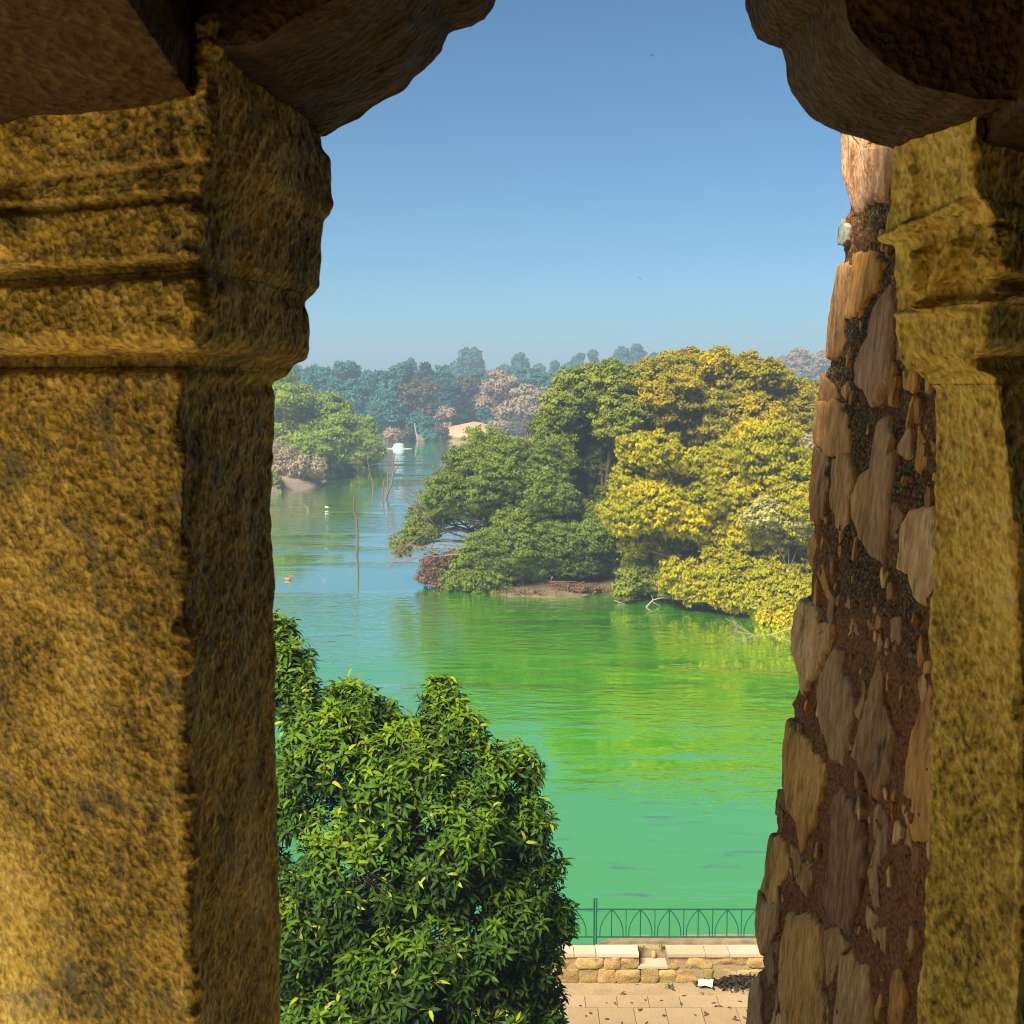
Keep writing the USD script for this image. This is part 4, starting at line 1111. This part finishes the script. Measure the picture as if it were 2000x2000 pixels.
def branchy(base, top, r0, seed, levels=4, spread=.5):
    r = np.random.default_rng(seed)
    out = []

    def grow(a, b, rad, lv):
        L = np.linalg.norm(b - a)
        m = (a + b) / 2 + r.normal(0, .06, 3) * L
        out.append(tube([a, m, b], [rad, rad * .8, rad * .55], 5))
        if lv == 0:
            return
        for _ in range(3 if lv > 1 else 4):
            d = (b - a) / L + r.normal(0, spread, 3)
            d /= np.linalg.norm(d)
            s = m + (b - m) * r.uniform(.1, 1)
            grow(s, s + d * L * r.uniform(.45, .75), rad * .5, lv - 1)
    grow(np.array(base, float), np.array(top, float), r0, levels)
    return cat(out)


t = thing('bare_branches', 'tangle of bare brown branches reaching left over the water under the feathery tree', 'branches', at_y(930.0, 1080.0, 75.5))
mesh('branches', cat([branchy(at_y(960.0, 1085.0, 75.5), at_y(860.0, 1062.0, 75.3), .09, 31, 4, .42), branchy(at_y(950.0, 1070.0, 76), at_y(850.0, 1030.0, 76), .08, 32, 4, .42), branchy(at_y(940.0, 1085.0, 75), at_y(860.0, 1085.0, 74.8), .07, 33, 4, .38),
                      branchy(at_y(960.0, 1050.0, 76.5), at_y(880.0, 1010.0, 76.5), .07, 34, 4, .42)]), DEADB, t)
t = thing('bare_tree', 'small leafless grey tree behind the feathery tree crown', 'tree', at_y(1020.0, 900.0, 82))
mesh('branches', branchy(at_y(1022.0, 900.0, 82), at_y(1030.0, 855.0, 82), .10, 5), TWIG, t)
t = thing('fallen_branch', 'pale bare branches dipping in the green water below the yellow tree by the wall', 'branch', at_y(1560.0, 1270.0, 64))
mesh('branches', cat([branchy(at_y(1600.0, 1245.0, 60.5), at_y(1515.0, 1265.0, 60.5), .05, 15, 3, .35), branchy(at_y(1600.0, 1225.0, 60.8), at_y(1505.0, 1240.0, 60.8), .045, 16, 3, .3)]), PTW, t)
t = thing('fallen_branch', 'pale crooked dead branch at the waterline in front of the dark hollow', 'branch', at_z(1270.0, 1175.0))
mesh('branches', cat([px_tube([(1262, 1186), (1275, 1172), (1290, 1168), (1308, 1168)], 68.5, (.05, .02)), px_tube([(1272, 1174), (1282, 1180), (1290, 1184)], 68.5, (.03, .01)), px_tube([(1276, 1172), (1272, 1162)], 68.5, (.03, .01))]), PTW, t)
t = thing('fallen_branch', 'thin brown twigs lying on the green water left of the crooked branch', 'branch', at_z(1220.0, 1178.0))
mesh('branches', cat([px_tube([(1200, 1173), (1215, 1178), (1232, 1181)], 69.5, (.03, .01)), px_tube([(1212, 1177), (1224, 1172), (1240, 1170)], 69.5, (.025, .01)), px_tube([(1206, 1175), (1218, 1184)], 69.5, (.02, .01))]), PTW, t)
yd = float(at_z(752.0, 975.0)[1])
t = thing('dead_tree', 'bare forked dead tree standing in the lake left of the feathery tree', 'dead tree', at_z(755.0, 975.0))
mesh('trunk', px_tube([(753, 978), (757, 964), (765, 945), (769, 920), (768, 895), (766, 880)], yd, (.17, .05)), WET, t, smooth=True)
for pts, r_ in (([(757, 966), (758, 940), (757, 915), (752, 895), (748, 876)], (.10, .03)), ([(769, 925), (776, 912), (778, 905), (776, 895)], (.09, .03)), ([(766, 935), (762, 917), (755, 905)], (.06, .03)), ([(762, 954), (768, 951), (774, 950)], (.05, .02)), ([(769, 915), (765, 895), (762, 878)], (.07, .03)), ([(748, 876), (755, 874)], (.03, .02)), ([(769, 905), (771, 890), (769, 878)], (.05, .02))):
    mesh('branch', px_tube(pts, yd, r_), WET, t, smooth=True)
t = thing('dead_stump', 'thin dead stem standing in the lake just left of the forked dead tree', 'dead tree', at_z(747.0, 977.0))
mesh('stem', px_tube([(746, 979), (748, 965), (750, 938), (752, 937)], yd, (.09, .05)), WET, t, smooth=True)
ys = float(at_z(697.0, 1086.0)[1])
t = thing('dead_pole', 'tall thin crooked dead trunk rising from the lake near the left pillar', 'dead tree', at_z(697.0, 1100.0))
mesh('stem', px_tube([(697, 1090), (698, 1068), (698, 1040), (696, 1010), (690, 992), (692, 980), (691, 967)], ys, (.12, .05)), WET, t, smooth=True)
mesh('branch', px_tube([(692, 975), (685, 973)], ys, (.03, .015)), WET, t)
t = thing('dead_sapling', 'thin leaning bare saplings in the water by the left headland', 'dead tree', at_z(725.0, 950.0))
yq = float(at_z(727.0, 958.0)[1])
mesh('branches', cat([px_tube([(728, 960), (727, 940), (722, 925), (718, 900), (720, 880)], yq, (.07, .03)), px_tube([(720, 910), (735, 906), (748, 905)], yq, (.04, .02)), px_tube([(722, 925), (719, 940)], yq, (.04, .02)), px_tube([(719, 895), (726, 885), (730, 870)], yq, (.04, .015))]), TWIG, t)
for px, py, s, lab in ((598, 997, 1.0, 'two short sticks poking out of the water near the white bird'), (632, 1137, .55, 'tiny twig poking from the lake right of the brown duck')):
    b = at_z(float(px), float(py))
    t = thing('stick', lab, 'stick', b)
    k = b[1] / FPX * s
    mesh('stem', cat([tube([b + [4 * k, 0, -.1], b + [0, 0, 8 * k], b + [-6 * k, 0, 15 * k]], [.04 * s, .03 * s, .015 * s], 5), tube([b + [5 * k, 0, -.1], b + [6 * k, 0, 9 * k]], [.03 * s, .015 * s], 5)]), PTW, t)

# left headland trees
LGR = leaf_mat('lime_leaf', [(0.2, (0.14, 0.19, 0.012)), (0.5, (0.32, 0.38, 0.018)), (0.8, (0.50, 0.48, 0.03))], big=.12, trans=.4)
tree('lime_tree', 'broad lime green tree on the left headland next to the pillar', [
    (520, 780, 50), (560, 785, 36), (590, 800, 36), (540, 830, 45), (600, 845, 45), (645, 800, 32), (660, 850, 40), (630, 880, 40), (575, 880, 42), (610, 880, 34), (545, 865, 34), (480, 830, 60)], 160, 590, LGR, 26, .42, 121, jit=4, r0=.35, sub=.3)
tree('drooping_tree', 'green tree at the tip of the left headland leaning over the water', [
    (700, 845, 32), (715, 875, 28), (695, 890, 28), (730, 880, 18), (670, 905, 24)], 184, 690, LGR, 26, .40, 122, jit=3, r0=.25, twigs=2, sub=.3)
tree('pink_bare_tree', 'pinkish half bare tree on the rocks of the left headland', [
    (560, 890, 20), (590, 905, 18), (545, 910, 20), (620, 912, 16), (575, 920, 20), (520, 880, 26), (600, 925, 14), (555, 930, 16), (620, 930, 12)], 149, 556, TAN, 8, .30, 123, jit=2, r0=.22, twigs=6, sub=.3, barkm=PTW)
tree('shore_bush', 'dark bush overhanging the water at the end of the left headland', [
    (640, 928, 13, 157), (655, 922, 14, 161), (672, 916, 14, 168), (690, 910, 14, 175), (708, 904, 12, 182), (724, 896, 10, 190), (665, 905, 14, 170)], 170, 690, OLV, 26, .36, 124, jit=1, r0=.1, sub=.34, catg='bush')
tree('dark_bush', 'dark green bush at the waterline touching the left pillar', [
    (530, 935, 16), (535, 955, 12)], 140, 530, OLV, 26, .36, 125, jit=1, r0=.1, sub=.34, catg='bush')

# far shore trees, each with its own crown
FG = leaf_mat('hazed_far_green', [(0.2, (0.02, 0.085, 0.06)), (0.5, (0.06, 0.17, 0.11)), (0.8, (0.14, 0.26, 0.14))], big=.06, trans=.2)  # distance haze put into the leaf colour as a teal tint
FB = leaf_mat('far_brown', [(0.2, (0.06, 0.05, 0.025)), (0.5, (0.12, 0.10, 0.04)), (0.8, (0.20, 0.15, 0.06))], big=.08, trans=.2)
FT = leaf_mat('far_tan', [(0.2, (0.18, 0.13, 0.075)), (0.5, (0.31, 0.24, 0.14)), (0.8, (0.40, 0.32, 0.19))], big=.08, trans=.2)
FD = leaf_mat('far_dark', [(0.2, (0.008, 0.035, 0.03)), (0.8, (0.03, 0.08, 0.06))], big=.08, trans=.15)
FAR = [  # px, top, half width, bottom, depth, material, label
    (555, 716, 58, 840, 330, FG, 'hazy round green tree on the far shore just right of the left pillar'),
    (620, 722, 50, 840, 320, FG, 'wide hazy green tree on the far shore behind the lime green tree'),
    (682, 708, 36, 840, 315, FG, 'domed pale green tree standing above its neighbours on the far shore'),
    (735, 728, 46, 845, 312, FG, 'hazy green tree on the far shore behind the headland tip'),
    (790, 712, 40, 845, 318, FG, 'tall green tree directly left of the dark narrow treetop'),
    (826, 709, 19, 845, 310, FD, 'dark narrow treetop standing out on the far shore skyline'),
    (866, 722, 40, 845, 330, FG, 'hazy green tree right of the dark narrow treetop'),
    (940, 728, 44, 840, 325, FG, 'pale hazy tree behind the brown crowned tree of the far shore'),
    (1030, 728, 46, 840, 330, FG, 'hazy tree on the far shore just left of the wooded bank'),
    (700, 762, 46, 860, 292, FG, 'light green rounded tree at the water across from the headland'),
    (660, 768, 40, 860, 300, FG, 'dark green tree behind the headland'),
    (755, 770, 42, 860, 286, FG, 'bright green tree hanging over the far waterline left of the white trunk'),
    (822, 745, 52, 858, 290, FB, 'broad grey brown tree above the white fountain'),
    (880, 758, 42, 856, 288, FD, 'dark blue green tree behind the lamp post'),
    (915, 738, 34, 840, 296, FB, 'brown topped tree left of the tan tree on the far shore'),
    (985, 735, 50, 845, 290, FT, 'large tan leaved tree above the sandy bank'),
    (1040, 760, 50, 850, 284, FT, 'tan bare tree above the sandy bank next to the wooded bank'),
    (875, 790, 22, 850, 284, FT, 'small pale yellowish tree left of the sandy bank'),
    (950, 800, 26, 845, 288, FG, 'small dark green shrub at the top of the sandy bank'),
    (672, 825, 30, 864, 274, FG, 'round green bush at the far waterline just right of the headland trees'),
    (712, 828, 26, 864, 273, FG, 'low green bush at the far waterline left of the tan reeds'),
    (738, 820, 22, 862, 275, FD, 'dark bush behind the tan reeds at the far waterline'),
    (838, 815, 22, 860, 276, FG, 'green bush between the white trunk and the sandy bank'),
    (858, 832, 16, 861, 273, FB, 'small brown bush at the left end of the sandy bank'),
    (975, 826, 26, 858, 276, FT, 'tan bush at the right end of the sandy bank'),
    (1010, 820, 30, 860, 276, FB, 'brown bush beside the wooded bank across the water'),
    (815, 808, 26, 862, 282, FG, 'green bush with a white leaning trunk at the far waterline'),
    (845, 838, 20, 863, 272, FG, 'round green bush at the far waterline right of the white trunk'),
    (765, 840, 26, 863, 272, FT, 'tan reedy bush at the far waterline behind the fountain'),
    (795, 842, 22, 863, 272, FB, 'brown reedy bush between the fountain and the white trunk'),
]
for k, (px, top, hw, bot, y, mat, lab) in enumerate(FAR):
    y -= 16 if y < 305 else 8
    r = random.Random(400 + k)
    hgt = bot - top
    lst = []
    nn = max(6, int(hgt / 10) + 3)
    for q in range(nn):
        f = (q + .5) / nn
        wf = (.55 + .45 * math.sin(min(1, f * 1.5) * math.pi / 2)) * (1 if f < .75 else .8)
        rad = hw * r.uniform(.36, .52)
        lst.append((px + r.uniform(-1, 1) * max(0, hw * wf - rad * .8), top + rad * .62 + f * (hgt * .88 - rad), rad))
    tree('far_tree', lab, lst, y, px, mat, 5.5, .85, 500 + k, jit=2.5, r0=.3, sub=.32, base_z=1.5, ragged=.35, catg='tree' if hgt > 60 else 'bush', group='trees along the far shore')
t = thing('dead_tree', 'thin white leaning dead trunk at the far waterline right of the fountain', 'dead tree', at_z(817.0, 862.0))
mesh('stem', px_tube([(817, 864), (814, 850), (811, 838), (810, 826)], 255, (.22, .12)), plain('white_bark', (0.20, 0.185, 0.16), .8, .2), t, smooth=True)
HAZT = [(920, 684, 34, 470), (895, 708, 24, 470), (1015, 693, 22, 480), (985, 715, 26, 480), (800, 702, 16, 430), (1085, 706, 14, 500), (1130, 690, 18, 500), (1160, 684, 16, 500), (1212, 680, 24, 490), (1245, 672, 24, 490), (1280, 690, 22, 490),
        (1110, 712, 22, 480), (1050, 716, 24, 480), (1560, 686, 40, 420), (1520, 700, 34, 420), (1600, 690, 34, 420)]
HAZL = ['largest faint blue tree on the skyline, high above the lamp post', 'low faint blue treetop just left of the largest hazy skyline tree', 'second largest faint blue skyline tree, above the big tan tree', 'low faint blue treetop between the two large hazy skyline trees',
        'faint blue treetop peeping up behind the dark narrow treetop', 'small faint blue treetop at the left edge of the wooded bank skyline', 'faint blue treetop just above the left shoulder of the dark olive tree', 'slim faint blue treetop second from the left above the dark olive tree',
        'faint blue treetop behind the middle of the dark olive crown', 'highest faint blue treetop above the wooded bank', 'faint blue treetop dipping behind the left end of the olive yellow crown', 'low faint blue treetop touching the left slope of the dark olive tree',
        'low faint blue treetop over the right side of the tan tree', 'pale pinkish hazy treetop, the highest beside the rubble wall', 'pale pinkish hazy treetop next to the olive yellow crown, leftmost of its group', 'pale pinkish hazy treetop partly hidden by the rubble wall']
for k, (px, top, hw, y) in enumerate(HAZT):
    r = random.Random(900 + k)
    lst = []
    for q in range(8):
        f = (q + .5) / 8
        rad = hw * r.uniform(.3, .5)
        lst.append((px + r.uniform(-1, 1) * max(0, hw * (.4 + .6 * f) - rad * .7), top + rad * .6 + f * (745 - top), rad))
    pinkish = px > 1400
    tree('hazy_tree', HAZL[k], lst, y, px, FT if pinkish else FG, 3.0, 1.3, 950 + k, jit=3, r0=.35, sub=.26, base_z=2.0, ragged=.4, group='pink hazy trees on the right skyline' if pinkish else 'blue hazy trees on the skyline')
# understorey that closes the far shore below the crowns
ux = RNG.uniform(-330, 330, 260)
uy = np.interp(ux, fp[:, 0], fp[:, 1]) + RNG.uniform(26, 60, 260)
lobs = [(np.array([a, b, 3.0 + RNG.uniform(0, 6)]), RNG.uniform(3, 6.5)) for a, b in zip(ux, uy)]
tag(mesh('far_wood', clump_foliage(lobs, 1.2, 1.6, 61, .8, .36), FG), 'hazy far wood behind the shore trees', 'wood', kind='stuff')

# lamp post and small shrine on the sandy bank
t = thing('lamp_post', 'thin pale lamp post on top of the sandy bank', 'lamp post', at_y(932.0, 832.0, 284))
GREYM = plain('pale_metal', (0.55, 0.58, 0.6), .5, .4)
mesh('pole', tube([at_y(932.0, 834.0, 284) * [1, 1, 0] + [0, 0, ground_z(at_y(932.0, 834.0, 284)[0], 284) - .2], at_y(932.0, 806.0, 284)], [.11, .08]), GREYM, t, smooth=True)
g = trimesh.creation.icosphere(2, .28)
g.apply_translation(at_y(932.0, 803.5, 284))
mesh('lamp', g, plain('lamp_globe', (0.8, 0.82, 0.82), .3, .5), t, smooth=True)
b = at_y(912.0, 834.0, 280)
b[2] = ground_z(b[0], b[1]) + .3
t = thing('domed_kiosk', 'tiny pale domed kiosk on the crest of the sandy bank', 'kiosk', b)
KM = plain('pale_plaster', (0.66, 0.6, 0.5), .8, .2)
mesh('wall', trimesh.creation.cylinder(.62, 1.2, sections=8, transform=trimesh.transformations.translation_matrix(b + [0, 0, -.2])), KM, t)
s = trimesh.creation.icosphere(3, .6)
s.apply_scale([1, 1, .95])
s.apply_translation(b + [0, 0, .42])
mesh('dome', s, KM, t, smooth=True)
mesh('finial', tube([b + [0, 0, .9], b + [0, 0, 1.25]], [.06, .02], 6), KM, t)

# fountain: a low dome of white water with a ring of foam
fb = at_z(779.0, 876.5)
FOAM = M('white_spray', {'g': ('geometry', {}), 'n': ('noise_texture', {'scale': 5.0, 'detail': 4.0}), 'b': ('bump', {'strength': .7, 'distance': .15}),
                         'p': ('principled_bsdf', {'base_color': (0.30, 0.36, 0.36), 'roughness': .7, 'subsurface_weight': .0}), 't': ('translucent_bsdf', {'color': (0.35, 0.4, 0.4)}), 'm': ('mix_closure', {'fac': .3})},
         [('g.position', 'n.vector'), ('n.fac', 'b.height'), ('b.normal', 'p.normal'), ('p.BSDF', 'm.closure1'), ('t.BSDF', 'm.closure2')], surface='m.closure')
t = thing('fountain', 'low white dome shaped water fountain playing in the far part of the lake', 'fountain', fb)
k = fb[1] / FPX
th_, ph_ = np.meshgrid(np.linspace(0, 2 * np.pi, 33), np.linspace(0, 1, 12))
rad = k * np.interp(ph_, [0, .2, .5, .75, 1], [13.5, 11.5, 10, 7.5, 0.01])
zz = k * np.interp(ph_, [0, .2, .5, .75, 1], [0, 3.5, 7.5, 10, 11])
dm = np.stack([fb[0] + rad * np.cos(th_), fb[1] + rad * np.sin(th_), zz + .02], -1)
dm[:, :-1] += (fbm(dm[:, :-1] * 2.5, 2, 3) - .5)[..., None] * .25 * np.array([1, 1, .6])
dm[:, -1] = dm[:, 0]
mesh('water_dome', grid_mesh(dm), FOAM, t, smooth=True)
rg = np.stack([fb[0] + k * np.array([[12], [19], [26]]) * np.cos(th_[0])[None], fb[1] + k * np.array([[12], [19], [26]]) * np.sin(th_[0])[None], np.array([[.10], [.03], [.006]]) + 0 * th_[0][None]], -1)
mesh('foam_ring', grid_mesh(rg), FOAM, t, smooth=True)

# birds
def bird(name, label, c, span, yaw, roll, mat, dihed=.35, group=None):
    """a small bird in flight: tapered body with head, beak and tail, two bent wings"""
    t = thing(name, label, 'bird', c)
    s = span
    bodyp = np.array([[-.20, 0, 0], [-.12, 0, .0], [0, 0, .01], [.12, 0, .015], [.19, 0, .025], [.23, 0, .02]]) * s
    body = tube(bodyp, np.array([.012, .045, .06, .05, .035, .008]) * s, 8)
    tail = tm(np.array([[-.15, 0, .0], [-.34, .06, 0], [-.34, -.06, 0], [-.15, 0, .01]]) * s, [[0, 1, 2], [3, 2, 1], [0, 2, 3], [0, 3, 1]])
    parts = {'body': body, 'tail': tail}
    for sg, nm in ((1, 'wing'), (-1, 'wing')):
        top = np.array([[.08, .03, .02], [.10, .22, .02 + dihed * .22], [.02, .5, .02 + dihed * .30], [-.04, .36, .02 + dihed * .26], [-.06, .2, .02 + dihed * .2], [-.08, .03, .02]]) * s
        top[:, 1] *= sg
        lo = top - [0, 0, .012 * s]
        f = [[0, 1, 5], [1, 4, 5], [1, 2, 4], [2, 3, 4]]
        f2 = [[a + 6, c_ + 6, b_ + 6] for a, b_, c_ in f]
        rim = []
        for i in range(6):
            j = (i + 1) % 6
            rim += [[i, i + 6, j], [j, i + 6, j + 6]]
        parts[nm + ('' if sg > 0 else '#')] = tm(np.vstack([top, lo]), f + f2 + rim)
    R = trimesh.transformations.euler_matrix(roll, 0, yaw)
    for nm, m in parts.items():
        m.apply_transform(R)
        m.apply_translation(c)
        mesh(nm.rstrip('#'), m, mat, t)
    return t


BLK = plain('dark_feathers', (0.03, 0.028, 0.025), .7, .2)
WHF = plain('white_feathers', (0.78, 0.8, 0.82), .6, .2)
bird('flying_bird', 'tiny dark bird gliding high in the blue sky, the upper of the two', at_y(1274.0, 108.0, 80), .55, .5, .75, BLK, .1)
bird('flying_bird', 'tiny dark bird with arched wings low in the sky, the lower of the two', at_y(1250.0, 543.0, 110), .75, 1.2, .5, BLK, -.5)
wb = at_z(638.0, 995.0)
bird('white_bird', 'white bird with spread wings skimming the water below the left headland', wb + [0, 0, .25], 1.0, 2.9, .25, WHF, .15)
db = at_z(562.0, 1133.0)
t = thing('brown_duck', 'small brown duck swimming on the lake beside the left pillar', 'duck', db)
DK = plain('brown_feathers', (0.16, 0.09, 0.05), .7, .2)
bo = trimesh.creation.icosphere(2, 1)
bo.apply_scale([.24, .14, .12])
bo.vertices[:, 2] += np.clip(-bo.vertices[:, 0] - .1, 0, 1) * .5
bo.apply_translation(db + [0, 0, .06])
mesh('body', bo, DK, t, smooth=True)
mesh('neck', tube([db + [.14, 0, .10], db + [.2, 0, .2], db + [.2, 0, .27]], [.06, .045, .04], 8), DK, t, smooth=True)
hd = trimesh.creation.icosphere(2, .06)
hd.apply_translation(db + [.21, 0, .30])
mesh('head', hd, DK, t, smooth=True)
mesh('bill', box(db + [.25, -.02, .275], db + [.33, .02, .295]), plain('bill', (0.3, 0.2, 0.08)), t)

# ------------------------------------------------------------------ haze over everything
HAZE = M('haze_air', {'v': ('principled_volume', {'color': (0.255, 0.335, 0.43), 'density': 0.0014, 'anisotropy': 0.0})}, [], surface=None, volume='v.volume')
tag(mesh('haze', box((-1500, -500, -4.5), (1500, 1500, 46)), HAZE), 'thin pale haze over the lake and the far shore', 'haze', kind='stuff')
